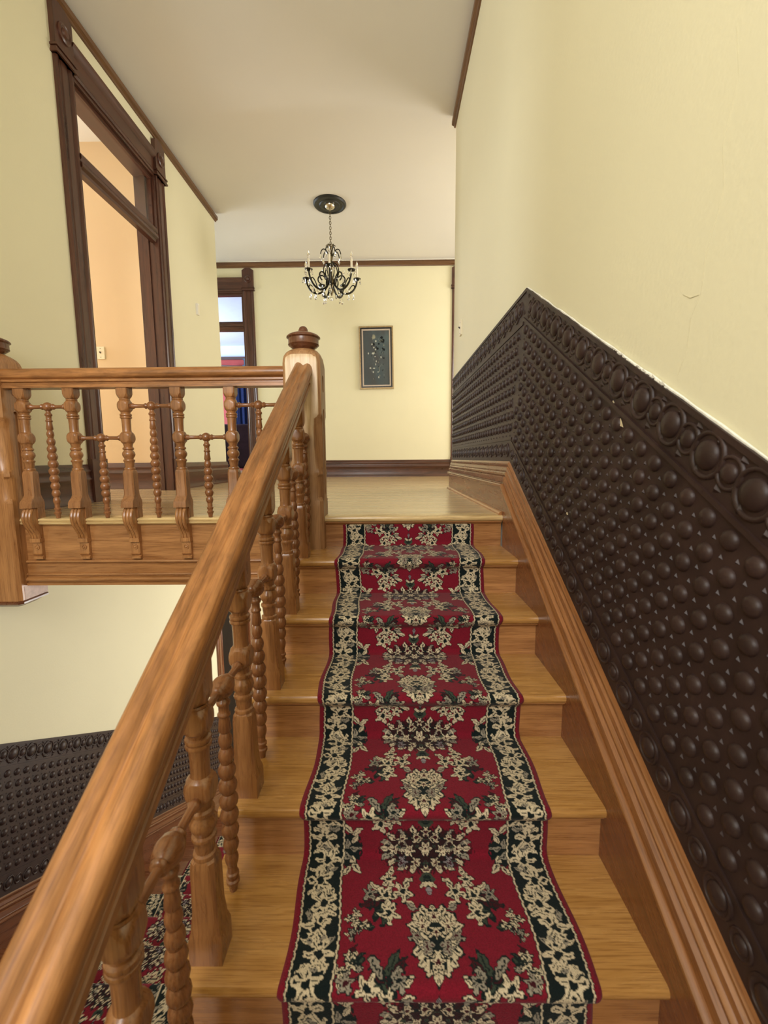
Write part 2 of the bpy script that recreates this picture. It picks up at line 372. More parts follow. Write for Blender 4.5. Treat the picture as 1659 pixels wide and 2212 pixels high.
# ---- door frames: local frame, opening along +x, facing -y, floor z=0
def door_frame(name, label, width, zc, jamb=WT, top=DTOP, bar=(2.225, 2.352), leafless=True, left=True, right=True):
    root = struct(link(name, None), label); root.empty_display_size = .05
    cw = .152
    prof = [(0, 0), (0, .020), (.012, .026), (.026, .022), (.034, .014), (.048, .014), (.054, .020), (.098, .020), (.104, .014), (.118, .014), (.126, .022), (.140, .026), (cw, .020), (cw, 0)]
    def casing(x0, side):
        m = MB().prism([(x0 + q, -d) for q, d in prof], .0, top+.02, 'z')
        c = m.obj('casing', 'dark_Z', root)
        m = MB().box(x0-.006, x0+cw+.006, -.036, 0, 0, .30); m.obj('plinth_block', 'dark_Z', root)
        # corner block with turned boss and stepped mouldings
        m = MB().box(x0-.008, x0+cw+.008, -.034, 0, top+.02, top+.312)
        m.box(x0-.018, x0+cw+.018, -.046, 0, top+.02, top+.034).box(x0-.013, x0+cw+.013, -.040, 0, top+.034, top+.050)
        m.box(x0-.018, x0+cw+.018, -.046, 0, top+.056, top+.068)
        m.prism([(x0-.008, top+.312), (x0+cw+.008, top+.312), (x0+cw/2+.03, top+.345), (x0+cw/2-.03, top+.345)], -.030, 0, 'y')
        b = m.obj('corner_block', 'dark_Z', root, smooth=False)
        MB().lathe([(.056, 0), (.056, .008), (.046, .014), (.038, .008), (.030, .008), (.022, .020), (.0, .026)], 20, T((x0+cw/2, -.034, top+.185)) @ Rm(PI/2, 'X')).obj('rosette', 'dark_Z', b)
    if left: casing(-cw, -1)
    if right: casing(width, 1)
    hp = [(top+.02, 0), (top+.02, -.018), (top+.034, -.024), (top+.05, -.018), (top+.056, -.013), (top+.15, -.013), (top+.158, -.022), (top+.178, -.036), (top+.196, -.044), (top+.205, -.044), (top+.205, 0)]
    MB().prism([(d, z) for z, d in hp], 0, width, 'x').obj('head_casing', 'dark_X', root)
    # jambs, head, stop, transom bar
    for x0, x1, s in ((-.002, .022, 1), (width-.022, width+.002, -1)):
        MB().box(x0, x1, -.012, jamb+.012, 0, top+.022).obj('jamb', 'dark_Z', root, smooth=False)
        xs = (x1, x1+.014) if s > 0 else (x0-.014, x0)
        MB().box(xs[0], xs[1], jamb*.42, jamb*.70, 0, top).obj('door_stop', 'dark_Z', root, smooth=False)
    MB().box(.022, width-.022, -.010, jamb+.010, top-.004, top+.022).obj('head_jamb', 'dark_X', root, smooth=False)
    m = MB().prism([(-.004, bar[0]+.02), (-.022, bar[0]+.035), (-.022, bar[0]+.055), (-.010, bar[0]+.07), (-.020, bar[0]+.085), (-.020, bar[1]-.02), (-.002, bar[1]), (.045, bar[1]), (.045, bar[0]), (.0, bar[0])], .022, width-.022, 'x')
    m.obj('transom_bar', 'dark_X', root)
    sash = MB()
    z0, z1 = bar[1], top-.004; y0, y1 = .012, .034
    sash.box(.022, .040, y0, y1, z0, z1).box(width-.040, width-.022, y0, y1, z0, z1).box(.040, width-.040, y0, y1, z0, z0+.016).box(.040, width-.040, y0, y1, z1-.03, z1)
    s_ = sash.obj('transom_sash', 'dark_X', root, smooth=False)
    MB().box(.038, width-.038, (y0+y1)/2-.002, (y0+y1)/2+.002, z0+.014, z1-.028).obj('pane', 'window_pane', s_, smooth=False)
    return root
d1 = door_frame('door_1', 'dark stained doorway to the bedroom with transom above', DY1-DY0, ZC)
d1.matrix_world = T((XL, DY0, 0)) @ Rm(PI/2, 'Z')          # local x -> +y, local -y -> +x
d2 = door_frame('door_2', 'dark stained doorway to the front room with transom above', DX1-DX0, ZC)
d2.location = (DX0, YF, 0)
d3 = door_frame('door_3', 'dark door casing at the edge of the stair wall', EX1-EX0, ZC)
d3.location = (EX0, YF, 0)
d4 = door_frame('door_4', 'red brown door casing in the lower hall', 1.0, ZC)
d4.matrix_world = T((XL, 5.17, ZL)) @ Rm(PI/2, 'Z')
for ch in d4.children_recursive:
    ch.data.materials.clear(); ch.data.materials.append(MATS['mahogany_Z'] if ch.name.split('.')[0] != 'pane' else MATS['window_pane'])
MB().box(XL-.02, XL+.006, 5.19, 6.15, ZL, ZL+DTOP).obj('doorway_recess', 'dark_void', wall_left, smooth=False)  # flat dark slab over the uncut wall, painting the shade inside the doorway

# ================================================================== WAINSCOT
def boss(m, y, z, kind, x0, nx, seg=14):
    prof = {'dome': [(.0195, 0), (.0184, .0045), (.0140, .0088), (.0075, .0110), (.0, .0117)],
            'L': [(.047, 0), (.0455, .0045), (.042, .0055), (.0385, .0045), (.037, .001), (.0295, .001), (.0285, .004), (.024, .009), (.013, .0125), (0, .0135)],
            'S': [(.0335, 0), (.032, .004), (.029, .005), (.0265, .004), (.0255, .001), (.019, .001), (.0185, .0035), (.015, .0075), (.008, .0098), (0, .0105)],
            'l': [(.036, 0), (.035, .004), (.031, .005), (.0285, .001), (.023, .001), (.022, .004), (.016, .0085), (0, .011)],
            's': [(.026, 0), (.025, .003), (.022, .004), (.0195, .001), (.015, .001), (.014, .0035), (.009, .007), (0, .008)]}[kind]
    R = T((x0, y, z)) @ Rm(PI/2*nx, 'Y')
    m.lathe(prof, seg, R, cap=False)
def pyramid(m, y, z, x0, nx, a=.0048, hh=.0042):
    v = [(x0, y-a, z-a), (x0, y+a, z-a), (x0, y, z+a), (x0+nx*hh, y, z-a*.2)]
    m.add(v, [(0, 1, 3), (1, 2, 3), (2, 0, 3)])
def wainscot(name, xwall, nx, line, s_rng, mitre, l_rng, top_s, top_l, base_s, parent, seg=14, zl=0, flip=1, phase=.942):
    """line(y): nosing line; sloped part over s_rng, level part over l_rng split by mitre((y0,z0),(y1,z1))"""
    xs = xwall + nx*.006
    y0, y1 = s_rng; m = MB()
    (ma, za), (mb, zb) = mitre              # bottom and top of the mitre
    e = (lambda y, c: line(y)+c)
    m.prism([(y0, e(y0, base_s-.02)), (ma, za-.02), (mb, zb), (y0, e(y0, top_s))], xwall, xs, 'x')
    if l_rng: m.prism([(ma, za-.02), (l_rng[1], zl+base_s-.02), (l_rng[1], zl+top_l), (mb, zb)], xwall, xs, 'x')
    sheet = m.obj(name, 'embossed_brown', parent, smooth=False)
    d = MB(); g = MB()
    def ym(z): return ma + (z-za)*(mb-ma)/(zb-za)
    bw = .128
    insl = (lambda y, z, mar: (y < ym(z)-mar)) if flip > 0 else (lambda y, z, mar: (y > ym(z)+mar))
    n = int(abs(y1-y0)/.0585)+6
    lo, hi = min(y0, y1), max(y0, y1)
    i0 = math.floor((lo-phase)/.0585)
    for i in range(i0, i0+n+6):
        y = phase + i*.0585
        if y < lo+.02 or y > hi+.3: continue
        j = 0
        while True:
            c = top_s-.1725-j*.066; j += 1
            if c < base_s+.145: break
            z = line(y)+c
            if insl(y, z, .018): boss(d, y, z, 'dome', xs, nx, seg)
            zp = z - .033
            for q in (-.0195, .0195):
                if insl(y+q, zp, .012) and c-.033 > base_s+.12: pyramid(g, y+q, zp, xs, nx)
    k = 0; y = hi if flip > 0 else lo
    yy = phase + .011 + .0575*math.floor((lo-phase)/.0575)
    k = int(round((yy-phase-.011)/.0575))
    while yy < hi+.2:
        if yy > lo+.03:
            z = line(yy)+top_s-bw/2
            if insl(yy, z, .03): boss(d, yy, z, 'L' if k % 2 == 0 else 'S', xs, nx, seg+4)
            for sg in (1, -1):
                za_ = z + sg*.046; 
                if insl(yy+.028*sg, za_, .03): pyramid(g, yy+.0285, line(yy+.0285)+top_s-bw/2+sg*.042, xs, nx, .010, .006)
            z = line(yy)+base_s+.052
            if insl(yy, z, .03): boss(d, yy, z, 'l' if k % 2 == 0 else 's', xs, nx, seg)
        yy += .0575; k += 1
    def strip(ca, cb, hgt, rng_):
        (a, za_), (b, zb_) = rng_
        d_ = MB(); 
        g.prism([(a, za_+ca), (b, zb_+ca), (b, zb_+cb), (a, za_+cb)], xs, xs+nx*hgt, 'x')
    # flat fillets bounding the borders on the slope (ended on the mitre)
    def fil(c0, c1, hgt):
        def hit(c):
            # intersection of line(y)+c with the mitre
            lo_, hi_ = min(ma, mb)-.6, max(ma, mb)+.6
            for _ in range(50):
                mid = (lo_+hi_)/2
                inside = insl(mid, line(mid)+c, 0)
                if flip > 0: lo_, hi_ = (mid, hi_) if inside else (lo_, mid)
                else: lo_, hi_ = (lo_, mid) if inside else (mid, hi_)
            return lo_
        a, b = hit(c0), hit(c1)
        g.prism([(y0, e(y0, c0)), (a, e(a, c0)), (b, e(b, c1)), (y0, e(y0, c1))], xs, xs+nx*hgt, 'x')
    fil(top_s-.014, top_s, .005); fil(top_s-bw-.012, top_s-bw, .005); fil(base_s+.100, base_s+.112, .004)
    if l_rng:
        ly0, ly1 = l_rng
        for i in range(int((ly1-ly0)/.066)+8):
            j = 0
            while True:
                c = top_l-.1725-j*.0572; y = ly1 - .035 - i*.066 - (.033 if j % 2 else 0); j += 1
                if c < base_s+.145: break
                z = zl+c
                if y > ym(z)+.026: boss(d, y, z, 'dome', xs, nx, seg)
                for q, e_ in ((0, .038), (.033, .019)):
                    if y+q > ym(z-e_)+.02 and y+q < ly1-.01 and c-e_ > base_s+.12: pyramid(g, y+q, z-e_, xs, nx)
        for i in range(int((ly1-ly0)/.0575)+8):
            y = ly1 - .04 - i*.0575
            z = zl+top_l-bw/2
            if y > ym(z)+.034: boss(d, y, z, 'L' if i % 2 else 'S', xs, nx, seg)
            z = zl+base_s+.052
            if y > ym(z)+.03: boss(d, y, z, 'l' if i % 2 else 's', xs, nx, seg)
        for c0, c1 in ((top_l-.014, top_l), (top_l-bw-.012, top_l-bw), (base_s+.100, base_s+.112)):
            g.prism([(ym(zl+c0), zl+c0), (ly1, zl+c0), (ly1, zl+c1), (ym(zl+c1), zl+c1)], xs, xs+nx*.004, 'x')
    stuff(d.obj('embossed_bosses', 'embossed_brown', sheet, ang=60))
    stuff(g.obj('embossed_fillets', 'embossed_brown', sheet, smooth=False))
    return sheet
BASE, TOPS, TOPL = .272, 1.122, 1.005
nose = lambda y: M*(y-YN)
pk = YN + (TOPL-TOPS)/M
wr = wainscot('wainscot', XW, -1, nose, (-1.5, pk), ((YN, BASE), (pk, TOPL)), (YN, YE), TOPS, TOPL, BASE, wall_right, 16)
wr['label'] = 'dark brown embossed wainscot with rows of round bosses'
lnose = lambda y: ZM - M*(y-YLOW)
YB = YLOW + NLOW*GO
wl = wainscot('wainscot', XL, 1, lnose, (.2, 5.0), ((5.012, lnose(5.012)+BASE), (5.012, lnose(5.012)+TOPS)), None, TOPS, TOPL, BASE, wall_left, 8)
# tears, caulk and cracks of the right wall
m = MB(); pts = []
for i in range(90):
    y = -1.4 + (pk+1.4)*i/89
    pts.append((XW-.004, y, nose(y)+TOPS+.002+random.uniform(-.0012, .0016)))
m.tube(pts, [random.uniform(.0018, .0034) for _ in pts], 5); m.obj('caulk_line', 'plaster_white', wall_right)
m = MB()
for y in np.linspace(.98, 1.22, 26):
    s = random.uniform(.003, .008); z = nose(y)+TOPS+random.uniform(-.004, .006)
    m.add([(XW-.008, y-s, z-s*.4), (XW-.008, y+s, z-s*.3), (XW-.009, y+s*.3, z+s), (XW-.002, y, z)], [(0, 1, 2), (0, 3, 1), (1, 3, 2), (2, 3, 0)])
stuff(m.obj('chipped_plaster', 'plaster_white', wall_right, smooth=False))
m = MB()
for (y, z, a) in ((1.155, .372, .014), (1.60, .47, .007), (1.47, .10, .006), (1.93, .27, .009), (1.20, .43, .006)):
    m.add([(XW-.0085, y-a, z-a*.8), (XW-.0085, y+a, z-a*.2), (XW-.0085, y+a*.2, z+a), (XW-.004, y, z)], [(0, 1, 2), (0, 3, 1), (1, 3, 2), (2, 3, 0)])
m.obj('torn_patches', 'embossed_tear', wr, smooth=False)
m = MB(); q = [(.86, 1.02), (.845, .93), (.872, .84), (.86, .76), (.895, .66), (.90, .60), (.925, .56), (.93, .50), (.952, .455)]
m.tube([(XW-.0002, y, z) for y, z in q], [.0003, .0004, .0004, .0004, .0005, .0007, .0005, .0005, .0004], 4); m.obj('crack', 'crack_line', wall_right)
m = MB(); m.tube([(XW-.0002, .955, .615), (XW-.0002, .93, .60), (XW-.0002, .905, .597)], [.0004, .001, .0006], 4); m.obj('crack', 'crack_line', wall_right)

# ---- right skirting: stair board + cap moulding, running up the stairs and along the landing
def zpath(y): return min(0, M*(y-YN))
skirt_root = struct(link('baseboard_right', None), 'varnished mahogany skirting climbing the stairs and running along the landing')
MB().prism([(-1.5, zpath(-1.5)-.34), (YN, -.34), (YN, .15), (-1.5, zpath(-1.5)+.15)], XR, XW, 'x').obj('skirt_board', 'mahogany_slope', skirt_root, smooth=False)
MB().prism([(YN, -.03), (YE, -.03), (YE, .15), (YN, .15)], XR, XW, 'x').obj('skirt_board', 'mahogany_Y', skirt_root, smooth=False)
cap = [(.136, 0), (.138, .014), (.144, .019), (.152, .019), (.157, .014), (.158, .001), (.163, -.002), (.166, .005), (.188, .003), (.193, -.006), (.196, -.011), (.200, -.005), (.209, -.004), (.216, -.010), (.218, -.015), (.223, -.011), (.238, -.013), (.243, -.021), (.246, -.024), (.249, -.018), (.257, -.018), (.264, -.025), (.273, -.029), (.273, -.033), (.136, -.033)]
m = MB(); m.rings([[(XR-d, y, zpath(y)+a) for a, d in cap] for y in (-1.5, YN)]); m.obj('cap_moulding', 'cap_slope', skirt_root)
m = MB(); m.rings([[(XR-d, y, a) for a, d in cap] for y in (YN, YE)]); m.obj('cap_moulding', 'mahogany_Y', skirt_root)
m = MB().rings([[(XR-d, y, a) for a, d in [(0, 0), (0, .018), (.006, .018), (.013, .014), (.017, .006), (.018, 0)]] for y in (YN+.012, YE+.015)])
m.obj('shoe_moulding', 'oak_Y', skirt_root)
# lower flight wall skirting
sk2 = struct(link('baseboard_lower_stair', None), 'red brown skirting stepping down beside the lower flight')
MB().prism([(.2, lnose(.2)-.34), (5.01, lnose(5.01)-.2), (5.01, lnose(5.01)+.15), (.2, lnose(.2)+.15)], XL, XL+.03, 'x').obj('skirt_board', 'mahogany_lower', sk2, smooth=False)
m = MB(); m.rings([[(XL+.03+d, y, lnose(y)+a) for a, d in cap] for y in (.2, 5.01)]); m.obj('cap_moulding', 'mahogany_lower', sk2)

# ================================================================== STAIRCASES
def tread_mesh(x0, x1, name, mat, depth=GO+.03):
    """tread with rounded nosing and a small cove moulding under it; origin at nosing, top z=0, back towards +y"""
    t = .030
    pts = [(depth, 0), (.012, 0), (.005, -.002), (.001, -.008), (0, -.015), (.002, -.023), (.008, -.028), (.014, -t), (depth, -t)]
    return MB().prism(pts, x0, x1, 'x').obj(name, mat, mesh_only=True)
def cove_mesh(x0, x1, mat):
    return MB().prism([(.031, -.030), (.012, -.030), (.012, -.034), (.020, -.038), (.026, -.046), (.031, -.048)], x0, x1, 'x').obj('cove_moulding', mat, mesh_only=True)
SX0 = -.462
st = thing('staircase', 'golden oak stairs climbing to the upper hall under the red runner', 'staircase', (0, 0, ZM))
tm = tread_mesh(SX0, XR, 'tread', 'tread_X'); cm = cove_mesh(SX0, XR, 'oak_X')
rm_ = MB().box(SX0+.012, XR, .030, .046, -RI, -.030).obj('riser', 'oak_X', mesh_only=True, smooth=False)
for k in range(0, 8):
    y = YN - k*GO; z = -k*RI - ZM
    if k > 0: t_ = link('tread', tm, st, (0, y, z))
    else:
        t_ = link('landing_nosing', MB().prism([(.10, 0), (.012, 0), (.005, -.002), (.001, -.008), (0, -.015), (.002, -.023), (.008, -.028), (.014, -.03), (.10, -.03)], -.33, XR+.002, 'x').obj('landing_nosing', 'lightoak_X', mesh_only=True), st, (0, y, z))
    link('cove_moulding', cm, t_ if True else st)
    link('riser', rm_, st, (0, y, z))
# outer string with moulded lower edge
sp = [(YN+.05, -.02), (YN+.05, -.36)] + [(-.1, M*(-.1-YN)-.36), (-.1, M*(-.1-YN)-.05)]
for k in range(7, 0, -1):
    y = YN-k*GO+.03; sp += [(y, -k*RI-.03), (y+GO, -k*RI-.03)]
MB().prism([(a, b-ZM) for a, b in sp], SX0+.004, SX0+.02, 'x').obj('outer_string', 'oak_Y', st, smooth=False)
MB().prism([(a, b-ZM) for a, b in [(YN+.05, -.33), (YN+.05, -.37), (-.1, M*(-.1-YN)-.37), (-.1, M*(-.1-YN)-.33)]], SX0-.006, SX0+.03, 'x').obj('string_moulding', 'oak_Y', st, smooth=False)
MB().prism([(a, b-ZM) for a, b in [(YN+.05, -.30), (YN+.05, -.34), (-.1, M*(-.1-YN)-.34), (-.1, M*(-.1-YN)-.30)]], SX0+.02, XR, 'x').obj('soffit', 'ceiling_paint', st, smooth=False)
# lower flight
ls = thing('lower_staircase', 'lower oak flight running down beside the stairwell wall', 'staircase', (0, 0, ZL))
tm2 = tread_mesh(XL+.03, -.50, 'tread', 'mahogany_X'); rm2 = MB().box(XL+.03, -.50, .030, .046, -RI, -.030).obj('riser', 'mahogany_X', mesh_only=True, smooth=False)  # oak treads and risers coloured darker to imitate the shade on this flight
for k in range(0, NLOW):
    z = ZM - k*RI - ZL; y = YLOW + k*GO
    o = link('tread', tm2, ls, (-2.569+.03+XL*0, y, z)); o.rotation_euler = (0, 0, PI)
    o = link('riser', rm2, ls, (-2.569+.03, y, z)); o.rotation_euler = (0, 0, PI)
sp = [(YLOW+.02, ZM-.05), (YLOW+.02, ZM-.4), (YLOW+NLOW*GO-.5, ZL), (YLOW+NLOW*GO, ZL)]
MB().prism([(a, b-ZL) for a, b in sp], -.50, -.475, 'x').obj('outer_string', 'mahogany_Y', ls, smooth=False)

# ---- landing edge: nosing, fascia and mouldings over the stairwell
le = thing('landing_fascia', 'oak fascia board with mouldings along the open landing edge', 'fascia', (0, 0, 0))
FX0, FX1 = XL+.02, -.50
MB().prism([(YN+.10, 0), (YN+.012, 0), (YN+.004, -.003), (YN, -.010), (YN+.001, -.015), (YN+.008, -.017), (YN+.008, -.020), (YN+.001, -.022), (YN+.003, -.030), (YN+.012, -.036), (YN+.024, -.040), (YN+.10, -.040)], FX0, FX1, 'x').obj('nosing', 'lightoak_X', le)
MB().box(FX0, FX1, YN+.028, YN+.06, -.235, -.040).obj('fascia_board', 'oak_X', le, smooth=False)
MB().prism([(YN+.11, -.222), (YN+.027, -.219), (YN+.014, -.222), (YN+.012, -.229), (YN+.016, -.234), (YN+.026, -.236), (YN+.026, -.240), (YN+.020, -.243), (YN+.020, -.292), (YN+.11, -.292)], FX0, FX1, 'x').obj('frieze_board', 'oak_X', le)
MB().prism([(YN+.11, -.286), (YN+.021, -.286), (YN+.008, -.289), (YN+.006, -.296), (YN+.017, -.302), (YN+.017, -.306), (YN+.004, -.312), (YN+.000, -.319), (YN+.002, -.327), (YN+.014, -.331), (YN+.014, -.335), (YN+.004, -.338), (YN+.004, -.350), (YN+.11, -.350)], FX0, FX1, 'x').obj('lower_moulding', 'oak_X', le)

# ================================================================== BALUSTERS
def sqring(hx, hy, c, z, cy=0):
    return [(hx-c, -hy+cy, z), (hx, -hy+c+cy, z), (hx, hy-c+cy, z), (hx-c, hy+cy, z), (-hx+c, hy+cy, z), (-hx, hy-c+cy, z), (-hx, -hy+c+cy, z), (-hx+c, -hy+cy, z)]
def heavy(top, name='baluster', over=False):
    m = MB()
    rows = [sqring(.031, .043, .001, 0, -.007), sqring(.031, .043, .001, .052, -.007), sqring(.031, .043, .0015, .078, -.007), sqring(.030, .041, .002, .088, -.006), sqring(.0275, .032, .004, .104, -.001), sqring(.0265, .0275, .006, .118), sqring(.0265, .0265, .007, .222), sqring(.0255, .0255, .010, .236), sqring(.022, .022, .0128, .242)]
    if not over: rows = [sqring(.031, .036, .001, 0), sqring(.031, .036, .001, .052), sqring(.0305, .0355, .002, .060), sqring(.0275, .031, .004, .078)] + rows[5:]
    else: rows = [sqring(.030, .024, .001, 0, .010), sqring(.030, .024, .001, .054, .010), sqring(.031, .043, .001, .0545, -.009)] + rows[2:]
    m.rings(rows)
    m.lathe([(.020, .236), (.0245, .240), (.0255, .245), (.0245, .250), (.0195, .253), (.0215, .268), (.0225, .279), (.0255, .283), (.0265, .287), (.0255, .291), (.020, .294), (.0215, .300), (.0275, .309), (.0295, .318), (.0275, .327), (.021, .336), (.0205, .339), (.0250, .342), (.0258, .346), (.025, .350), (.0195, .354), (.0205, .364), (.025, .374)], 20)
    m.ballblock(.399, .0365, .0275)
    m.lathe([(.022, .424), (.0205, .430), (.0200, .440), (.0205, .470), (.0218, .492), (.0262, .494), (.0272, .498), (.0262, .502), (.0225, .504), (.0262, .506), (.0272, .510), (.0262, .514), (.021, .517), (.0225, .526), (.026, .532)], 20)
    m.ballblock(.553, .0365, .0275)
    m.lathe([(.0245, .577), (.0235, .580), (.0250, .5835), (.0235, .588)], 20)
    rows = [sqring(.016, .016, .009, .586), sqring(.0225, .0225, .012, .590), sqring(.0265, .0265, .009, .600), sqring(.0275, .0275, .004, .612), sqring(.0275, .0275, .003, top)]
    m.rings(rows)
    return m.obj(name, 'baluster_oak', mesh_only=True, ang=32)
def spindle(L, name='spindle'):
    """bead-turned slim spindle from floor to ball centre"""
    pr = [(.0095, 0), (.011, .012), (.014, .020), (.0165, .024), (.0165, .030), (.012, .033), (.0125, .040), (.0155, .044), (.0155, .050), (.0115, .053), (.012, .070)]
    z0, z1 = .070, L-.115; n = max(5, int(round((z1-z0)/.038)))
    for i in range(n):
        a, b = z0+(z1-z0)*i/n, z0+(z1-z0)*(i+1)/n
        env = .0150 + .0085*math.sin(PI*(i+.6)/(n+.2))
        for q in (.0, .12, .3, .5, .7, .88, 1.0):
            pr.append((env*(.66+.34*math.sin(PI*q)), a+(b-a)*q))
    pr += [(.0155, L-.108), (.0128, L-.082), (.0122, L-.074), (.0155, L-.071), (.0155, L-.066), (.0122, L-.063), (.0122, L-.046), (.0155, L-.043), (.0165, L-.038), (.0155, L-.034), (.0115, L-.031), (.0100, L-.020)]
    return MB().lathe(pr, 16).obj(name, 'turned_Z', mesh_only=True, ang=50)
def crossbar(half, R=.0225):
    """turned bar along x with a ball in the middle, reaching the heavy balusters"""
    m = MB()
    pr = [(0, -R)] + [(R*math.cos(a), R*math.sin(a)) for a in np.linspace(-PI/2+.2, PI/2-.2, 11)] + [(0, R)]
    m.lathe(pr, 18, cap=False)
    if R > .024: m.lathe([(.012, -.040), (.017, -.036), (.018, -.032), (.015, -.028), (.024, -.018), (R, 0), (.024, .018), (.015, .028), (.018, .032), (.017, .036), (.012, .040)], 18, Rm(PI/2, 'Y'))
    for s in (1, -1):
        E_ = half-.022
        q = [(.010, .015), (.0125, .024), (.0145, .028), (.0125, .032), (.0095, .035), (.0088, .045), (.0095, E_-.026), (.0128, E_-.022), (.0145, E_-.018), (.0128, E_-.014), (.010, E_-.010), (.0105, E_+.002)]
        m.lathe(q, 14, Rm(s*PI/2, 'Y'))
    return m.obj('cross_bar', 'turned_X', mesh_only=True, ang=50)
HB = heavy(.648, over=True); HBS = heavy(.715)
LXS = [-1.802, -1.559, -1.296, -1.034, -.772]
SP_L, SP_S, SP_T = spindle(.553), spindle(.399), spindle(.545)
def bracket_mesh():
    """reeded scroll bracket hooking over the landing nosing, origin at baluster foot, front -y"""
    m = MB()
    def path(t):     # (y,z) centre line of the scroll
        P = [(-.030, .052), (-.046, .030), (-.052, .004), (-.046, -.022), (-.028, -.052), (-.010, -.080), (-.004, -.108)]
        n = len(P)-1; i = min(int(t*n), n-1); q = t*n-i
        def cr(a, b, c, d): return .5*((2*b)+(-a+c)*q+(2*a-5*b+4*c-d)*q*q+(-a+3*b-3*c+d)*q**3)
        a, b, c, d = P[max(i-1, 0)], P[i], P[i+1], P[min(i+2, n)]
        return cr(a[0], b[0], c[0], d[0]), cr(a[1], b[1], c[1], d[1])
    for xc in (-.0165, 0, .0165):
        m.tube([(xc, *path(t)) for t in np.linspace(0, 1, 15)], [.0088]*13+[.0085, .007], 8)
    back = [path(t) for t in np.linspace(0, 1, 11)]
    m.prism([(a+.004, b) for a, b in back] + [(.016, -.108), (.016, .0), (.016, .052)][::1], -.0235, .0235, 'x')
    m.box(-.026, .026, -.016, .016, -.124, -.104)
    m.prism([(-.004, -.124), (-.004, -.182), (-.012, -.186), (.016, -.186), (.016, -.124)], -.0235, .0235, 'x')
    m.prism([(-.010, -.186), (.004, -.196), (-.004, -.202), (-.004, -.212), (.016, -.212), (.016, -.186)], -.0235, .0235, 'x')
    m.lathe([(.013, 0), (.013, .005), (.009, .005), (.008, .003), (.005, .007), (0, .0085)], 14, T((0, -.004, -.150)) @ Rm(PI/2, 'X'))
    return m.obj('bracket', 'oak_Z', mesh_only=True, ang=35)
BR = bracket_mesh()

# ---- handrail profile (across, below top)
RP = [(.0435, -.030), (.042, -.016), (.034, -.004), (.022, 0), (.010, -.004), (.000, -.0115), (-.010, -.0075), (-.021, -.0045), (-.033, -.009), (-.0415, -.020), (-.0435, -.034), (-.039, -.047), (-.033, -.051), (-.0250, -.0545), (-.0345, -.059), (-.0345, -.069), (-.0255, -.0725), (-.0255, -.0800), (-.0335, -.083), (-.0335, -.098), (.0335, -.098), (.0335, -.083), (.0255, -.0800), (.0255, -.0725), (.0345, -.069), (.0345, -.059), (.0250, -.0545), (.033, -.051), (.039, -.046)]
def smooth_prof(P, n0=11):
    """Catmull-Rom through the rounded top, straight mouldings below"""
    top = [P[-1]] + P[:n0+1]; out = []
    for i in range(len(top)-1):
        a, b, c, d = top[max(i-1, 0)], top[i], top[i+1], top[min(i+2, len(top)-1)]
        for q in (0, .33, .66):
            out.append(tuple(.5*((2*b[k])+(-a[k]+c[k])*q+(2*a[k]-5*b[k]+4*c[k]-d[k])*q*q+(-a[k]+3*b[k]-3*c[k]+d[k])*q**3) for k in (0, 1)))
    return out + P[n0:-1]
RPS = smooth_prof(RP)
def rail_mesh(L, mat, flip=1):
    m = MB(); n = max(2, int(L/.15))
    m.rings([[(L*i/n, flip*a, b) for a, b in RPS] for i in range(n+1)])
    return m.obj('handrail', mat, mesh_only=True, ang=40)

# landing railing
NX0, NX1, NYF, NYB = -.502, -.322, 2.155, 2.335
PX0, PX1 = -2.052, -1.872
lr = thing('landing_railing', 'oak balustrade across the open edge of the upper landing', 'railing', (-1.19, YN+.012, 0))
link('handrail', rail_mesh(NX0-PX1+.02, 'rail_X'), lr, (PX1-.01+1.19, 0, .738))
for i, x in enumerate(LXS):
    b = link('baluster', HB, lr, (x+1.19, 0, 0))
    link('bracket', BR, b)
CBL = {}
edges = LXS + [NX0]
for i in range(len(edges)-1):
    a, b = edges[i], edges[i+1]; mid = (a+b)/2; half = (b-a)/2
    hi = (i % 2 == 0)
    key = round(half, 3)
    if key not in CBL: CBL[key] = crossbar(half)
    z = .553 if hi else .399
    s = link('spindle', SP_L if hi else SP_S, lr, (mid+1.19, 0, 0)); link('cross_bar', CBL[key], s, (0, 0, z))
# stair railing
sr = thing('stair_railing', 'oak stair handrail with turned balusters rising to the square newel', 'railing', (XB, YN, 0))
YR0 = -.12
cth, sth = 1/math.sqrt(1+RS*RS), RS/math.sqrt(1+RS*RS)
h_ = link('handrail', rail_mesh((NYF+.02-YR0)/cth, 'rail_X'), sr)
h_.matrix_local = Matrix(((0, -1, 0, 0), (cth, 0, -sth, YR0-YN), (sth, 0, cth, .742-(NYF-YR0)*RS), (0, 0, 0, 1)))
CBS = crossbar(GO/2, .0275)
for k in range(1, 8):
    y = YN-k*GO+.072
    link('baluster', HBS, sr, (0, y-YN, -k*RI), (0, 0, PI/2))
    s = link('spindle', SP_T, sr, (0, y+GO/2-YN, -k*RI))
    if k > 1 or True: link('cross_bar', CBS, s, (0, 0, .545), (0, 0, PI/2))

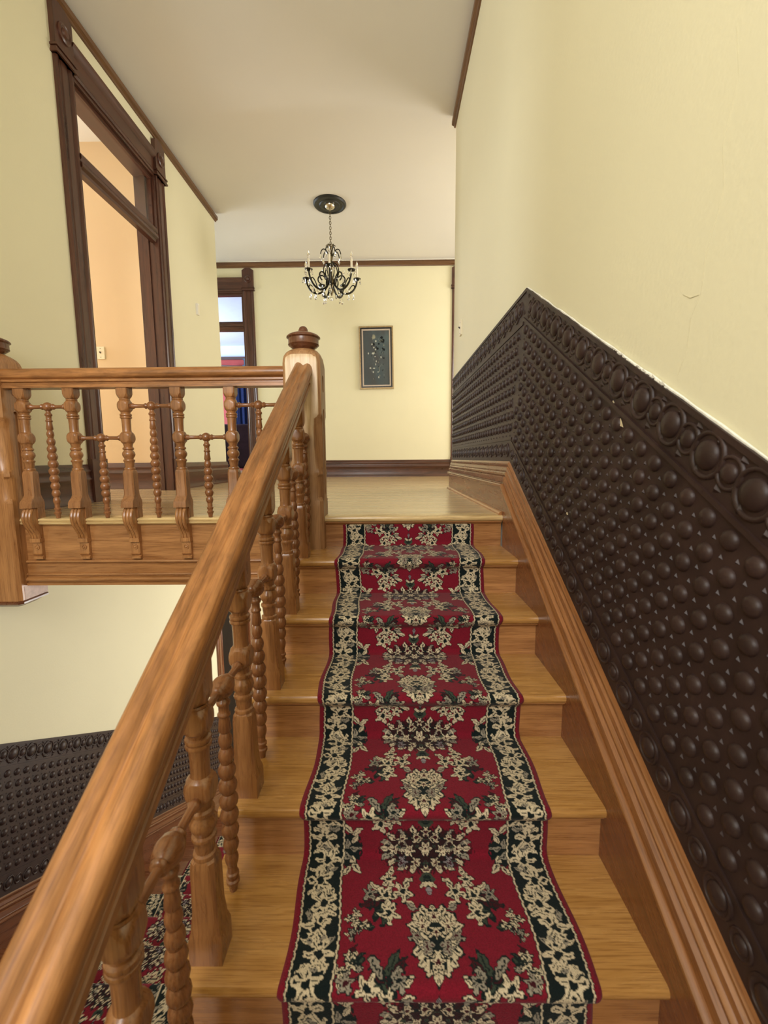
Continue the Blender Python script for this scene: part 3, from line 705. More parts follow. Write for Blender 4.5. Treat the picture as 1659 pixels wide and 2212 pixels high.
# ---- newel posts
def superring(h, n, z, seg=32, cx=0, cy=0):
    out = []
    for i in range(seg):
        a = 2*PI*(i+.5)/seg; c, s = math.cos(a), math.sin(a)
        k = (abs(c)**n + abs(s)**n)**(-1/n); out.append((cx+h*k*c, cy+h*k*s, z))
    return out
FIN = [(0, .1145), (.010, .1135), (.0185, .107), (.0225, .098), (.0245, .090), (.034, .085), (.056, .078), (.074, .070), (.0815, .063), (.082, .059), (.078, .056), (.0735, .053), (.0735, .030), (.0755, .026), (.073, .022), (.068, .020), (.067, .017), (.056, .009), (.048, .004), (.046, 0), (.050, -.004), (.050, -.010)]
def newel(name, label, x, y, zb, ztop, hw, tip=False, scoop=True):
    root = thing(name, label, 'newel post', (x, y, zb))
    m = MB(); B = lambda z: z-zb
    rows = [superring(hw, 40, 0), superring(hw, 40, B(-.02) if tip else .10)]
    # chamfered waist, then square again, then the cushion top
    oc = lambda c, z: superring(hw, 40, z) if c == 0 else [(max(-hw, min(hw, q[0])), max(-hw, min(hw, q[1])), z) for q in superring(hw, 40, z)]
    def chamf(c, z):
        r_ = []
        for (a, b, z_) in superring(hw, 40, z):
            d = abs(a)+abs(b)-(2*hw-c)
            if d > 0: a -= math.copysign(d/2, a); b -= math.copysign(d/2, b)
            r_.append((a, b, z_))
        return r_
    z1, z2 = B(.10), B(.50)
    rows = [superring(hw, 40, 0), superring(hw, 40, z1-.05), chamf(.014, z1-.02), chamf(.034, z1), chamf(.034, z1+.10), chamf(.010, z1+.112), chamf(.010, z1+.125), chamf(.030, z1+.15), chamf(.036, z1+.22), chamf(.040, z2-.06), chamf(.034, z2-.02), chamf(.012, z2), superring(hw, 40, z2+.012)]
    s = B(ztop)
    rows += [superring(hw, 40, s-.075), superring(hw*.995, 9, s-.055), superring(hw*.97, 6, s-.037), superring(hw*.90, 4, s-.021), superring(hw*.78, 3, s-.009), superring(hw*.62, 2.2, s)]
    m.rings(rows)
    post = m.obj('post', 'oak_Z' if tip else 'newel_oak', root, ang=30)
    MB().lathe([(a, b+s) for a, b in FIN], 28).obj('finial', 'capital_Z', root, ang=40)
    # sunk oval and long sunk panels on the sides: real recesses (boolean, then dropped)
    cut = MB()
    for sx in (1, -1):
        n = 20
        def slot(zc, hz, wy, dep):
            ring = []
            for i in range(n):
                a = 2*PI*i/n; c_, s_ = math.cos(a), math.sin(a)
                ring.append((wy*c_, max(0, hz-wy)*(1 if s_ >= 0 else -1) + wy*s_))
            cut.prism([(q0, zc+q1) for q0, q1 in ring], sx*(hw-dep), sx*(hw+.02), 'x')
        slot(B(.655), .042, .020, .012)
        slot(B(.32), .215, .018, .010)
    co_ = cut.obj('cutter', 'oak_Z', smooth=False)
    md = post.modifiers.new('cut', 'BOOLEAN'); md.object = co_; md.operation = 'DIFFERENCE'; md.solver = 'EXACT'
    co_.matrix_world = T((x, y, zb)); bpy.context.view_layer.update()
    me = bpy.data.meshes.new_from_object(post.evaluated_get(bpy.context.evaluated_depsgraph_get()))
    post.modifiers.clear(); post.data = me; bpy.data.objects.remove(co_)
    me.polygons.foreach_set('use_smooth', [True]*len(me.polygons)); me.set_sharp_from_angle(angle=math.radians(30))
    return root
# the stair newel's upper block is worn pale
def newel_mat():
    wood('newel_oak', (.26, .12, .045), (.48, .27, .13), 'Z', .36)
    m = MATS['newel_oak']; t = m.node_tree; b = t.nodes['Principled BSDF']
    old = b.inputs['Base Color'].links[0].from_socket
    tc = N(t, 'ShaderNodeTexCoord'); sp_ = N(t, 'ShaderNodeSeparateXYZ'); t.links.new(tc.outputs['Object'], sp_.inputs[0])
    mp = N(t, 'ShaderNodeMapping'); mp.inputs['Scale'].default_value = (70, 70, 6); t.links.new(tc.outputs['Object'], mp.inputs['Vector'])
    n = N(t, 'ShaderNodeTexNoise'); n.inputs['Scale'].default_value = 1; n.inputs['Detail'].default_value = 4; t.links.new(mp.outputs[0], n.inputs['Vector'])
    # worn area: front face of the top block (local z .70 - .94), bare wood
    ad = N(t, 'ShaderNodeMath', operation='MULTIPLY_ADD'); ad.inputs[1].default_value = .22; t.links.new(n.outputs[0], ad.inputs[0]); t.links.new(sp_.outputs[2], ad.inputs[2])
    f1 = ramp(t, ad.outputs[0], [(.45, (0, 0, 0)), (.66, (.35,)*3), (.84, (1, 1, 1)), (1.0, (1, 1, 1))])
    g_ = N(t, 'ShaderNodeMath', operation='LESS_THAN'); g_.inputs[1].default_value = -.086; t.links.new(sp_.outputs[1], g_.inputs[0])
    mu = N(t, 'ShaderNodeMath', operation='MULTIPLY'); t.links.new(f1, mu.inputs[0]); t.links.new(g_.outputs[0], mu.inputs[1])
    mx = N(t, 'ShaderNodeMix', data_type='RGBA'); t.links.new(mu.outputs[0], mx.inputs[0]); t.links.new(old, mx.inputs[6])
    pale = ramp(t, n.outputs[0], [(.3, (.50, .33, .18)), (.7, (.78, .60, .40))]); t.links.new(pale, mx.inputs[7])
    t.links.new(mx.outputs[2], b.inputs['Base Color'])
newel_mat()
newel('newel_post', 'worn oak newel with round finial at the head of the stairs', (NX0+NX1)/2, (NYF+NYB)/2, -RI, .815, .09)
np2 = newel('newel_post', 'oak pendant newel hanging below the landing beside the doorway wall', (PX0+PX1)/2, (NYF+NYB)/2, -.42, .815, .09, tip=True)
MB().rings([superring(.090, 40, -.0), superring(.100, 40, -.006), superring(.100, 40, -.014), superring(.080, 20, -.022), superring(.060, 8, -.036), superring(.03, 3, -.046)]).obj('drop', 'capital_Z', np2)
MB().box(.0902, .0915, -.060, .090, .0, .068).obj('painted_edge', 'pinkish_plaster', np2, smooth=False)

# ================================================================== CARPET RUNNERS
CW = .667
RED, MAR, INK = (.200, .0085, .022), (.050, .006, .010), (.0065, .0125, .0125)
CRM, GRY, GRN, LIL = (.66, .55, .37), (.31, .27, .205), (.045, .06, .04), (.28, .24, .25)
def carpet_pattern(nt, ns, P):
    """one repeat of the woven pattern as colours over (s, t)"""
    t = (np.arange(nt)+.5)/nt*CW - CW/2; s = (np.arange(ns)+.5)/ns*P
    S0, T0 = np.meshgrid(s, t, indexing='ij')
    A = np.abs(T0)
    # woven jitter of the outlines, mirrored left and right
    def noise(a, b, k):
        o = np.zeros_like(a)
        for i in range(5):
            g_ = np.random.default_rng(k*11+i); fx, fy = g_.uniform(60, 420, 2); ph = g_.uniform(0, 6, 2)
            o += np.sin(a*fx+ph[0])*np.sin(b*round(fy*P/6.283)*6.283/P+ph[1])
        return o/2.2
    Aj = A + .0032*noise(A, S0, 1); Sj = S0 + .0032*noise(A, S0, 2)
    img = np.empty((ns, nt, 3)); img[:] = RED
    def wrap(d): return (d+P/2) % P - P/2
    def paint(mask, c): img[mask] = c
    def flower(a, s_, R, n=5, c=CRM, ctr=INK, rot=0, edge=True):
        dx, dy = Aj-a, wrap(Sj-s_); rad = np.hypot(dx, dy); an = np.arctan2(dy, dx)+rot
        lobe = .70+.30*np.cos(n*an)
        if edge: paint(rad < R*lobe+.0035, INK)
        paint(rad < R*lobe, c)
        paint((np.abs(np.sin(n*an/2)) < .22) & (rad < R*.72) & (rad > R*.3), ctr)
        paint(rad < R*.26, ctr)
    def leaf(a, s_, L, Wd, ang, c, edge=True):
        dx, dy = Aj-a, wrap(Sj-s_); x = dx*math.cos(ang)+dy*math.sin(ang); y = -dx*math.sin(ang)+dy*math.cos(ang)
        q = (np.abs(x)/L)**1.5 + (np.abs(y)/Wd)**1.5
        if edge: paint(q < 1.35, INK)
        paint(q < 1, c)
        paint((np.abs(y) < Wd*.14) & (np.abs(x) < L*.7), INK if c != INK else GRN)
    def blob(a, s_, ra, rs, c):
        dx, dy = Aj-a, wrap(Sj-s_); paint((dx/ra)**2+(dy/rs)**2 < 1+.25*noise(A*2, S0, 5), c)
    g_ = random.Random(12)
    # central medallion on each riser
    m0 = P*.0
    blob(0, m0, .122, .066, MAR); blob(0, m0, .100, .052, (.028, .009, .010))
    for i in range(11):
        an = PI*(-.5+i/10.0)
        leaf(.112*math.cos(an), m0+.058*math.sin(an), .013, .0075, an, CRM if i % 2 else GRY)
    for a, s_, R in ((0, .0, .019), (.045, .004, .018), (.086, .0, .017), (.026, -.033, .016), (.064, -.029, .016), (.0, -.052, .014), (.026, .036, .016), (.064, .032, .016), (0, .054, .014)):
        flower(a, m0+s_, R, 6, CRM if g_.random() < .7 else LIL, MAR)
    for i in range(26):
        a = g_.uniform(0, .11); s_ = g_.uniform(-.055, .055); leaf(a, m0+s_, .007, .003, g_.uniform(0, 3), g_.choice([GRN, CRM, MAR, GRY]), False)
    # half medallions at the sides
    blob(.205, m0, .032, .046, INK)
    for a, s_, ang in ((.192, -.03, 1), (.19, .0, 0), (.195, .03, -1), (.212, -.012, 1.5), (.213, .018, -.5)):
        leaf(a, m0+s_, .015, .007, ang, CRM if g_.random() < .6 else GRY)
    leaf(.185, m0-.052, .017, .008, .8, CRM); leaf(.21, m0-.060, .017, .008, 2.2, CRM); leaf(.185, m0+.052, .017, .008, -.8, CRM); leaf(.21, m0+.060, .017, .008, -2.2, CRM)
    # pendants above and below the medallion
    for sg in (1, -1):
        blob(0, m0+sg*.082, .020, .018, GRN); leaf(0, m0+sg*.082, .012, .007, 0, INK, False)
        leaf(.012, m0+sg*.096, .012, .006, sg*.6, CRM); leaf(0, m0+sg*.112, .012, .006, PI/2, LIL)
    # bouquets either side, mirrored about the medallion
    def bouquet(a, s_, sz, ang, big, seed):
        q = random.Random(seed)
        for i in range(7):
            an = ang + q.uniform(-1.1, 1.1); d = sz*q.uniform(.2, .9)
            leaf(a+d*math.cos(an), s_+d*math.sin(an), sz*.34, sz*.13, an+q.uniform(-.5, .5), q.choice([GRN, INK, GRY, MAR]))
        for i in range(7):
            an = q.uniform(0, 2*PI); d = sz*q.uniform(.45, 1.0)
            leaf(a+d*math.cos(an), s_+d*math.sin(an)*.9, sz*.20, sz*.09, an, q.choice([CRM, CRM, GRY]))
        for i, (u_, v_) in enumerate(((0, 0), (.48, .35), (-.42, .42), (.25, -.5), (-.5, -.2))):
            flower(a+sz*(u_*math.cos(ang)-v_*math.sin(ang)), s_+sz*(u_*math.sin(ang)+v_*math.cos(ang)), sz*(.33 if i < 3 else .24)*big, 5, CRM if i != 3 else GRY, INK, q.uniform(0, 6))
    bouquet(.108, P*.27, .074, 1.0, 1.12, 3)
    bouquet(.108, P*.745, .076, -1.1, 1.12, 8)
    bouquet(.185, P*.42, .036, 2.2, .85, 21); bouquet(.190, P*.62, .038, -2.0, .95, 27)
    flower(.195, P*.68, .021, 5, GRY, MAR, .3)
    # palmette in the middle
    s1 = P*.49
    blob(0, s1-.002, .040, .058, INK)
    for i in range(9):
        an = PI*(i/8.0)-PI/2
        leaf(.042*math.cos(an)*(1.15 if an < 0 else .9), s1+.058*math.sin(an), .021, .0125, an, CRM)
    for a, s_, R in ((0, -.05, .020), (.030, -.028, .021), (0, -.012, .018), (.022, .018, .017), (0, .044, .018), (.046, -.004, .016)):
        flower(a, s1+s_, R, 5, CRM if g_.random() < .75 else GRY, MAR, g_.uniform(0, 6))
    leaf(0, s1+.080, .013, .009, PI/2, CRM)
    # border band
    O, I = .314, .222
    band = (A < O) & (A > I)
    paint(band, INK)
    nb = 8; pitch = P/nb; mid_ = (O+I)/2+.0005
    keep = img.copy()
    for i in range(nb):
        s_ = (i+.5)*pitch
        flower(mid_+(.007 if i % 2 else -.007), s_, .0365, 5 if i % 2 else 6, CRM, INK, i*1.3, False)
        for a, d in ((mid_-.027, .48), (mid_+.027, .52), (mid_+.002, .5), (mid_-.012, .42), (mid_+.014, .6)):
            leaf(a, s_+pitch*d, .0125, .0055, (i+a*40) % 3, CRM if (i+int(d*100)) % 3 else GRY, False)
    rest = A <= I; img[rest] = keep[rest]
    rest = A >= O; img[rest] = RED
    wv = .0012*np.sin(S0*2*PI/P*24)
    paint(np.abs(A-O-wv) < .0019, CRM); paint(np.abs(A-I-wv) < .0019, CRM)
    paint((A < I-.0019+wv) & (A > I-.0040+wv), INK); paint((A > O+.0019+wv) & (A < O+.0040+wv), INK)
    # pile fading
    img *= (1 + .06*rng.standard_normal((ns, nt, 1)))
    return np.clip(img, 0, 1)
def runner(name, label, xc, pts, ds, dt, P, s_off, sides=True):
    pts = np.array(pts); seg = np.hypot(*np.diff(pts, axis=0).T); cum = np.concatenate([[0], np.cumsum(seg)])
    n = int(cum[-1]/ds)+1; s = np.linspace(0, cum[-1], n)
    y = np.interp(s, cum, pts[:, 0]); z = np.interp(s, cum, pts[:, 1])
    k = np.array([.25, .5, .25])
    for _ in range(2):
        y[1:-1] = np.convolve(y, k, 'valid'); z[1:-1] = np.convolve(z, k, 'valid')
    nt = int(CW/dt); pat = carpet_pattern(nt, int(P/ds), P)
    t = np.linspace(-CW/2, CW/2, nt)
    # edge curl and small wandering of the side edges
    wander = .004*np.sin(s*9.1)+.003*np.sin(s*23+1)
    X = xc + t[None, :] + wander[:, None]
    Y = np.repeat(y[:, None], nt, 1); Z = np.repeat(z[:, None], nt, 1)
    edge = np.clip((np.abs(t)-(CW/2-.012))/.012, 0, 1)**2
    # normals in yz plane
    dy, dz = np.gradient(y), np.gradient(z); L = np.hypot(dy, dz)+1e-9; ny, nz = dz/L, -dy/L
    sgn = -1 if nz.mean() < 0 else 1
    Y = Y - sgn*ny[:, None]*edge*.006; Z = Z - sgn*nz[:, None]*edge*.006
    co_ = np.stack([X, Y, Z], -1).reshape(-1, 3)
    idx = np.arange(n*nt).reshape(n, nt)
    q = np.stack([idx[:-1, :-1], idx[:-1, 1:], idx[1:, 1:], idx[1:, :-1]], -1).reshape(-1, 4)
    me = bpy.data.meshes.new(name); me.vertices.add(len(co_)); me.vertices.foreach_set('co', co_.astype(np.float32).ravel())
    me.loops.add(q.size); me.loops.foreach_set('vertex_index', q.ravel().astype(np.int32))
    me.polygons.add(len(q)); me.polygons.foreach_set('loop_start', np.arange(0, q.size, 4, dtype=np.int32))
    me.polygons.foreach_set('use_smooth', np.ones(len(q), dtype=bool))
    me.update(calc_edges=True); me.validate()
    rows = (((s+s_off) % P)/P*pat.shape[0]).astype(int) % pat.shape[0]
    col = np.ones((n, nt, 4), np.float32); col[:, :, :3] = pat[rows]
    at = me.color_attributes.new('Col', 'FLOAT_COLOR', 'POINT'); at.data.foreach_set('color', col.ravel())
    me.materials.append(MATS['carpet_pile'])
    o = link(name, me); return tag(o, label, 'stair runner')
def step_path(yn, zn, dirn, ks, first):
    """centre line of the runner over the steps; dirn = +1 when the steps fall towards -y"""
    out = []; d = dirn
    for k in ks:
        y = yn - d*k*GO; z = zn - k*RI
        yb = y + d*(GO+.030-.006)
        out += [(yb, z+RI-(.045 if first and k == ks[0] else .052)), (yb, z+.022), (yb-d*.004, z+.012), (yb-d*.016, z+.007)]
        out += [(y+d*.020, z+.007)]
        for a in np.linspace(90, -35, 9):
            out.append((y+d*(.010-.020*math.cos(math.radians(a))), z-.011+.018*math.sin(math.radians(a))))
        out += [(y+d*.004, z-.033), (y+d*.020, z-.044)]
    return out
PP = .455
runner('stair_runner', 'red floral runner with black and cream borders up the oak stairs', .0955, step_path(YN, 0, 1, list(range(1, 8)), True), .0022, .0022, PP, PP*.62)
runner('stair_runner', 'red floral runner on the lower flight seen between the balusters', -1.27, step_path(YLOW, ZM, -1, list(range(1, 13)), False), .006, .006, PP, 0)

# ================================================================== CHANDELIER
CX, CY = -.660, 5.508
cmed = MB().lathe([(.0, -.0), (.19, 0), (.19, -.010), (.178, -.024), (.160, -.026), (.150, -.018), (.120, -.018), (.112, -.026), (.090, -.028), (.078, -.020), (0, -.020)][::1], 40)
o = cmed.obj('ceiling_medallion', 'medallion_black', loc=(CX, CY, ZC)); tag(o, 'round black ceiling medallion above the chandelier', 'ceiling medallion')
ch = thing('chandelier', 'bronze chandelier with candle bulbs and crystal drops over the upper hall', 'chandelier', (CX, CY, ZC-.02))
MB().lathe([(.062, 0), (.060, -.012), (.050, -.026), (.030, -.036), (.012, -.040), (.010, -.055), (0, -.056)], 24).obj('canopy', 'nickel', ch)
# chain links
lk = MB(); pts = [(.011*math.cos(a), 0, .020*math.sin(a)) for a in np.linspace(0, 2*PI, 13)]
lk.tube(pts, .0032, 5); LKM = lk.obj('chain_link', 'antique_bronze', mesh_only=True)
zt, zb_ = -.062, -.425; nl = 13
for i in range(nl): link('chain_link', LKM, ch, (0, 0, zt+(zb_-zt)*(i+.5)/nl), (0, 0, PI/2*(i % 2)))
# stem
z0 = -.44
MB().lathe([(.004, 0), (.010, -.006), (.022, -.014), (.016, -.024), (.010, -.034), (.013, -.05), (.020, -.07), (.026, -.10), (.024, -.13), (.016, -.16), (.022, -.175), (.034, -.185), (.036, -.20), (.018, -.215), (.013, -.26), (.014, -.33), (.026, -.36), (.040, -.38), (.046, -.40), (.040, -.42), (.020, -.44), (.016, -.47), (.028, -.49), (.030, -.505), (.016, -.525), (.008, -.55), (0, -.56)], 18, T((0, 0, z0))).obj('stem', 'antique_bronze', ch)
# top crown of leaves
m = MB()
for i in range(9):
    a = 2*PI*i/9
    P_ = [(.012, -.02), (.030, .006), (.050, .004), (.060, -.012)]
    m.tube([(x*math.cos(a), x*math.sin(a), z0+z) for x, z in P_], [.005, .007, .005, .0015], 5)
m.obj('leaf_crown', 'antique_bronze', ch)
# crystals
def drop_mesh(L, R):
    return MB().lathe([(0, 0), (R*.35, -L*.08), (R*.2, -L*.16), (R*.75, -L*.45), (R, -L*.66), (R*.6, -L*.9), (0, -L)], 6).obj('crystal_drop', 'crystal', mesh_only=True, smooth=False)
DR = drop_mesh(.075, .014); DRS = drop_mesh(.050, .010)
BALL = MB().lathe([(0, -.022)] + [(.022*math.cos(a), .022*math.sin(a)) for a in np.linspace(-1.3, 1.3, 7)] + [(0, .022)], 10).obj('crystal_ball', 'crystal', mesh_only=True, smooth=False)
link('crystal_ball', BALL, ch, (0, 0, z0-.59))
def bez(P_, n=10):
    out = []
    for q in np.linspace(0, 1, n):
        pts_ = [Vector(x) for x in P_]
        while len(pts_) > 1: pts_ = [a.lerp(b, q) for a, b in zip(pts_, pts_[1:])]
        out.append(pts_[0])
    return out
arm = MB(); zc_ = z0-.40
arm.tube(bez([(.03, 0, zc_), (.10, 0, zc_-.17), (.22, 0, zc_-.14), (.30, 0, zc_-.08), (.31, 0, zc_+.055)], 14), [.0115]*10+[.010]*4, 7)
arm.tube(bez([(.05, 0, zc_-.02), (.06, 0, zc_+.10), (.17, 0, zc_+.14), (.20, 0, zc_+.02), (.13, 0, zc_-.01)], 12), .0080, 6)
arm.tube(bez([(.20, 0, zc_-.105), (.24, 0, zc_+.02), (.30, 0, zc_+.0), (.27, 0, zc_-.06)], 10), .0065, 6)
arm.lathe([(.004, 0), (.040, .010), (.046, .020), (.043, .021), (.014, .012), (.014, .030)], 16, T((.31, 0, zc_+.045)))
ARM = arm.obj('arm', 'black_bronze', mesh_only=True)
CAN = MB().lathe([(.0125, 0), (.0125, .105), (.009, .108), (0, .108)], 12).obj('candle_sleeve', 'candle_ivory', mesh_only=True)
BUL = MB().lathe([(.008, 0), (.012, .010), (.0165, .026), (.0145, .044), (.008, .064), (.0035, .078), (0, .086)], 12).obj('bulb', 'bulb_glass', mesh_only=True)
hook = MB(); hook.tube(bez([(.022, 0, z0-.12), (.05, 0, z0-.02), (.11, 0, z0-.02), (.12, 0, z0-.10)], 10), .0060, 6)
hook.tube(bez([(.034, 0, z0-.19), (.10, 0, z0-.20), (.11, 0, z0-.33), (.06, 0, z0-.36)], 10), .0065, 6)
HK = hook.obj('scroll', 'black_bronze', mesh_only=True)
for i in range(7):
    a = -PI/2 + .06 + 2*PI*i/7
    ar = link('arm', ARM, ch, (0, 0, 0), (0, 0, a))
    ca = link('candle_sleeve', CAN, ch, (.31*math.cos(a), .31*math.sin(a), zc_+.072)); link('bulb', BUL, ca, (0, 0, .108))
    for j in range(5):
        b = 2*PI*j/5 + .3
        link('crystal_drop', DRS, ar, (.31+.043*math.cos(b), .043*math.sin(b), zc_+.058))
    link('crystal_drop', DR, ar, (.20, 0, zc_-.115)); link('crystal_drop', DR, ar, (.11, 0, zc_-.085)); link('crystal_drop', DR, ar, (.26, 0, zc_-.105)); link('crystal_drop', DRS, ar, (.16, 0, zc_+.06))
    hk = link('scroll', HK, ch, (0, 0, 0), (0, 0, a+PI/7)); link('crystal_drop', DR, hk, (.12, 0, z0-.10)); link('crystal_drop', DRS, hk, (.075, 0, z0-.33))

# ================================================================== PAINTING
PW, PH = .518, .925
pt = thing('painting', 'narrow framed still life of pale flowers on slate blue', 'painting', (-.169, YF-.001, 1.345), rot=(0, -.010, 0))
def frame_ring(m, w0, w1, y0, y1):
    a, b = PW/2-w0, PW/2-w1
    for x0, x1, z0_, z1_ in ((-a, -b, w0, PH-w0), (b, a, w0, PH-w0), (-b, b, w0, w1), (-b, b, PH-w1, PH-w0)): m.box(x0, x1, -y1, -y0, z0_, z1_)
    return m
frame_ring(MB(), 0, .020, 0, .034).obj('outer_frame', 'gilt', pt, smooth=False)
frame_ring(MB(), .020, .042, 0, .026).obj('black_frame', 'frame_black', pt, smooth=False)
frame_ring(MB(), .042, .062, 0, .022).obj('liner', 'linen', pt, smooth=False)
def canvas():
    nx_, nz_ = 130, 240; w0 = .062
    x = np.linspace(-(PW/2-w0), PW/2-w0, nx_); z = np.linspace(w0, PH-w0, nz_)
    Xg, Zg = np.meshgrid(x, z)
    u_ = (Xg-x[0])/(x[-1]-x[0]); v_ = 1-(Zg-z[0])/(z[-1]-z[0])
    def nz(k, fmin, fmax):
        o = 0
        for i in range(6):
            g_ = np.random.default_rng(k*31+i); a, b = g_.uniform(fmin, fmax, 2); p1, p2 = g_.uniform(0, 6, 2); o = o+np.sin(u_*a+v_*b*.6+p1)*np.sin(v_*a*1.4-u_*b+p2)
        return o/3
    col = np.empty((nz_, nx_, 3)); base = np.array((.078, .108, .122)); warm = np.array((.085, .078, .078)); teal = np.array((.115, .165, .175))
    n1 = np.clip(nz(1, 3, 10)*.5+.5, 0, 1)[..., None]; n2 = np.clip(u_*.9-.3+nz(2, 4, 14)*.3, 0, 1)[..., None]*(1-np.clip(v_*1.1-.2, 0, 1))[..., None]
    col[:] = base*n1 + warm*(1-n1); col = col*(1-n2)+teal*n2
    def dab(cu, cv, ru, rv, c, soft=.35, k=3):
        d = ((u_-cu)/ru)**2+((v_-cv)/rv)**2 + .35*nz(k, 20, 60)
        a = np.clip((1-d)/soft, 0, 1)[..., None]; col[:] = col*(1-a)+np.array(c)*a
    blk = (.010, .013, .015); wh = (.52, .54, .48); cr = (.30, .30, .22)
    for cu, cv, a in ((.72, .13, .06), (.76, .19, .08), (.68, .20, .05), (.80, .35, .05), (.75, .33, .04), (.55, .33, .05), (.45, .40, .04), (.78, .50, .04), (.50, .30, .03), (.60, .24, .04), (.40, .25, .06)): dab(cu, cv, a, a*.55, blk, .5)
    q = random.Random(5)
    for i in range(60): dab(.30+q.random()*.5, .15+q.random()*.75, .012, .02, q.choice([cr, blk, (.16, .19, .19), (.10, .12, .12)]), .8, i)
    dab(.41, .115, .075, .045, cr, .5); dab(.42, .12, .03, .02, (.38, .37, .27), .5)
    for cu, cv, a, b in ((.49, .195, .03, .02), (.41, .31, .03, .018), (.47, .345, .03, .016), (.38, .415, .06, .022), (.19, .415, .028, .02), (.45, .475, .028, .014), (.68, .49, .025, .022), (.49, .56, .02, .022), (.47, .615, .018, .022), (.26, .685, .035, .02), (.40, .69, .045, .014), (.37, .76, .03, .02), (.58, .86, .03, .02), (.34, .25, .03, .02), (.56, .76, .03, .012)): dab(cu, cv, a, b, wh, .6)
    co_ = np.stack([Xg, np.full_like(Xg, -.016), Zg], -1).reshape(-1, 3)
    idx = np.arange(nx_*nz_).reshape(nz_, nx_); q_ = np.stack([idx[:-1, :-1], idx[:-1, 1:], idx[1:, 1:], idx[1:, :-1]], -1).reshape(-1, 4)
    me = bpy.data.meshes.new('canvas'); me.from_pydata(co_.tolist(), [], q_.tolist()); me.update()
    c4 = np.ones((nz_*nx_, 4), np.float32); c4[:, :3] = col.reshape(-1, 3)
    me.color_attributes.new('Col', 'FLOAT_COLOR', 'POINT').data.foreach_set('color', c4.ravel()); me.materials.append(MATS['oil_canvas'])
    link('canvas', me, pt)
canvas()
MB().box(-PW/2+.03, PW/2-.03, -.014, -.002, .03, PH-.03).obj('stretcher_back', 'linen', pt, smooth=False)

# ================================================================== SMALL WALL FITTINGS
def switch(name, label, loc, rotz, w_=.075, h__=.118):
    t_ = thing(name, label, 'light switch', loc, rot=(0, 0, rotz))
    MB().prism([(-w_/2, -h__/2), (w_/2, -h__/2), (w_/2, h__/2), (-w_/2, h__/2)], -.014, 0, 'y').obj('plate', 'ivory_plastic', t_, smooth=False)
    MB().prism([(-.012, -.002), (-.012, -.008), (-.028, .006), (-.024, .011), (-.012, .006)], -.005, .005, 'x').obj('toggle', 'socket_dark', t_, smooth=False)
    for s_ in (1, -1): MB().lathe([(.0035, 0), (.003, .0015), (0, .002)], 8, T((0, -.014, s_*.042)) @ Rm(PI/2, 'X')).obj('screw', 'socket_dark', t_)
    return t_
switch('light_switch', 'ivory switch plate on the wall inside the bedroom doorway', (-2.80, 4.45, 1.33), 0)
switch('light_switch', 'ivory switch plate on the stair wall above the brown wainscot', (XW, 3.76, 1.335), -PI/2, .07, .115)
t_ = thing('door_chime', 'small white box on the cream wall beyond the bedroom doorway', 'door chime', (XL, 5.0, 1.905), rot=(0, 0, PI/2))
MB().prism([(-.020, -.058), (.020, -.058), (.020, .058), (-.020, .058)], -.024, 0, 'y').obj('case', 'white_paint', t_, smooth=False)
MB().box(-.017, .017, -.026, -.024, -.052, .045).obj('cover', 'ivory_plastic', t_, smooth=False)

# ================================================================== FRONT ROOM (through the far doorway)
m = MB().box(-6.2, 1.0, 11.86, 11.90, 0, 2.86)
struct(m.obj('wall_red', 'red_wall', smooth=False), 'red painted wall of the front room below a pale frieze')
struct(sweep_x([(0, ZC), (0, ZC-.09), (.03, ZC-.06), (.06, ZC)], 11.9, -6.2, 1.0, -1).obj('trim_4', 'blue_white_paint'))
m = MB().box(-6.2, 1.0, 11.82, 11.86, 2.86, 2.93); struct(m.obj('trim_5', 'dark_X', smooth=False), 'dark picture rail in the front room')
m = MB().box(-6.2, 1.0, YF+WT, 11.9, ZC-.012, ZC-.001); struct(m.obj('ceiling_front_room', 'blue_white_paint', smooth=False), 'pale blue white ceiling of the front room')
cu = thing('curtain', 'navy curtain hanging against the red wall of the front room', 'curtain', (-3.72, 11.72, .05))
m = MB(); n = 60
fr_ = [(x, .035*math.sin(x*42)+.012*math.sin(x*97)) for x in np.linspace(-.30, .30, n)]
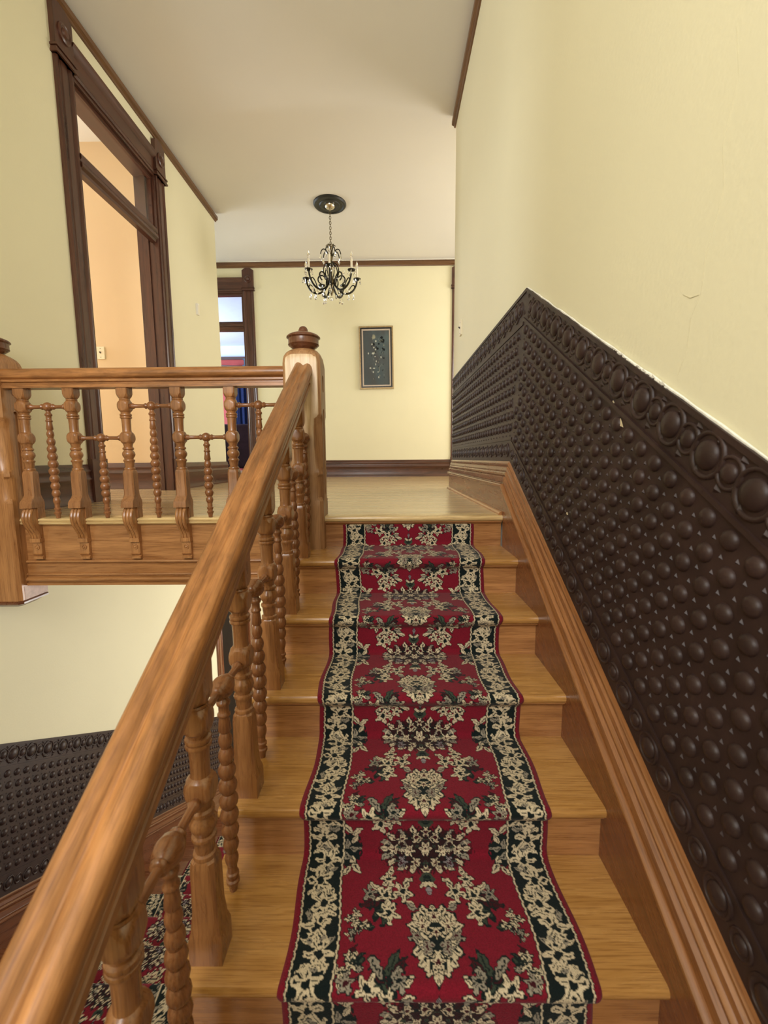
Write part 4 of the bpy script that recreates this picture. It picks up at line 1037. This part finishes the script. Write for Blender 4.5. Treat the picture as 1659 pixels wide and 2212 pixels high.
m.rings([[(x*sc, yy*am, z) for x, yy in fr_] + [(x*sc, yy*am+.008, z) for x, yy in fr_[::-1]] for z, sc, am in ((0, 1, 1.2), (.9, .92, 1), (1.8, .97, .8), (2.62, 1, .6))])
m.obj('cloth', 'navy_cloth', cu)
m = MB(); m.tube([(-1.1, 0, 2.66), (.42, 0, 2.60)], .018, 8); m.obj('rod', 'dark_X', cu)
m = MB().box(.02, .20, -.06, .06, 2.52, 2.60).box(.0, .22, -.07, .07, 2.60, 2.64).box(.03, .19, -.05, .05, 2.64, 2.76).box(.01, .21, -.07, .07, 2.76, 2.80)
m.obj('carved_block', 'iron_grey', cu, smooth=False)
so = thing('sofa', 'dark plum sofa standing inside the front room', 'sofa', (-3.05, 8.7, 0))
def rbox(m, x0, x1, y0, y1, z0, z1, b=.05, n=4):
    rows = []
    hx, hy = (x1-x0)/2, (y1-y0)/2; cx, cy = (x0+x1)/2, (y0+y1)/2
    def rg(ins, z):
        out = []
        for i in range(24):
            a = 2*PI*(i+.5)/24; c, s_ = math.cos(a), math.sin(a); k = (abs(c)**8+abs(s_)**8)**(-1/8)
            out.append((cx+(hx-ins)*k*c, cy+(hy-ins)*k*s_, z))
        return out
    for i in range(n+1):
        a = PI/2*i/n; rows.append(rg(b*(1-math.sin(a)), z0+b*(1-math.cos(a))))
    for i in range(n+1):
        a = PI/2*i/n; rows.append(rg(b*(1-math.cos(a)), z1-b+b*math.sin(a)))
    return m.rings(rows)
rbox(MB(), -.85, .85, -.42, -.20, .12, .94).obj('backrest', 'plum_cloth', so)
rbox(MB(), -.85, .85, -.22, .45, .12, .34).obj('seat_base', 'plum_cloth', so)
for x in (-.34, .34): rbox(MB(), x-.33, x+.33, -.20, .46, .34, .50).obj('cushion', 'plum_cloth', so)
for x in (-.86, .86): rbox(MB(), x-.11, x+.11, -.42, .45, .12, .64).obj('arm', 'plum_cloth', so)
for x in (-.82, .82):
    for y in (-.36, .38): MB().lathe([(.018, 0), (.022, .06), (.035, .125)], 10, T((x, y, 0))).obj('leg', 'dark_Z', so)
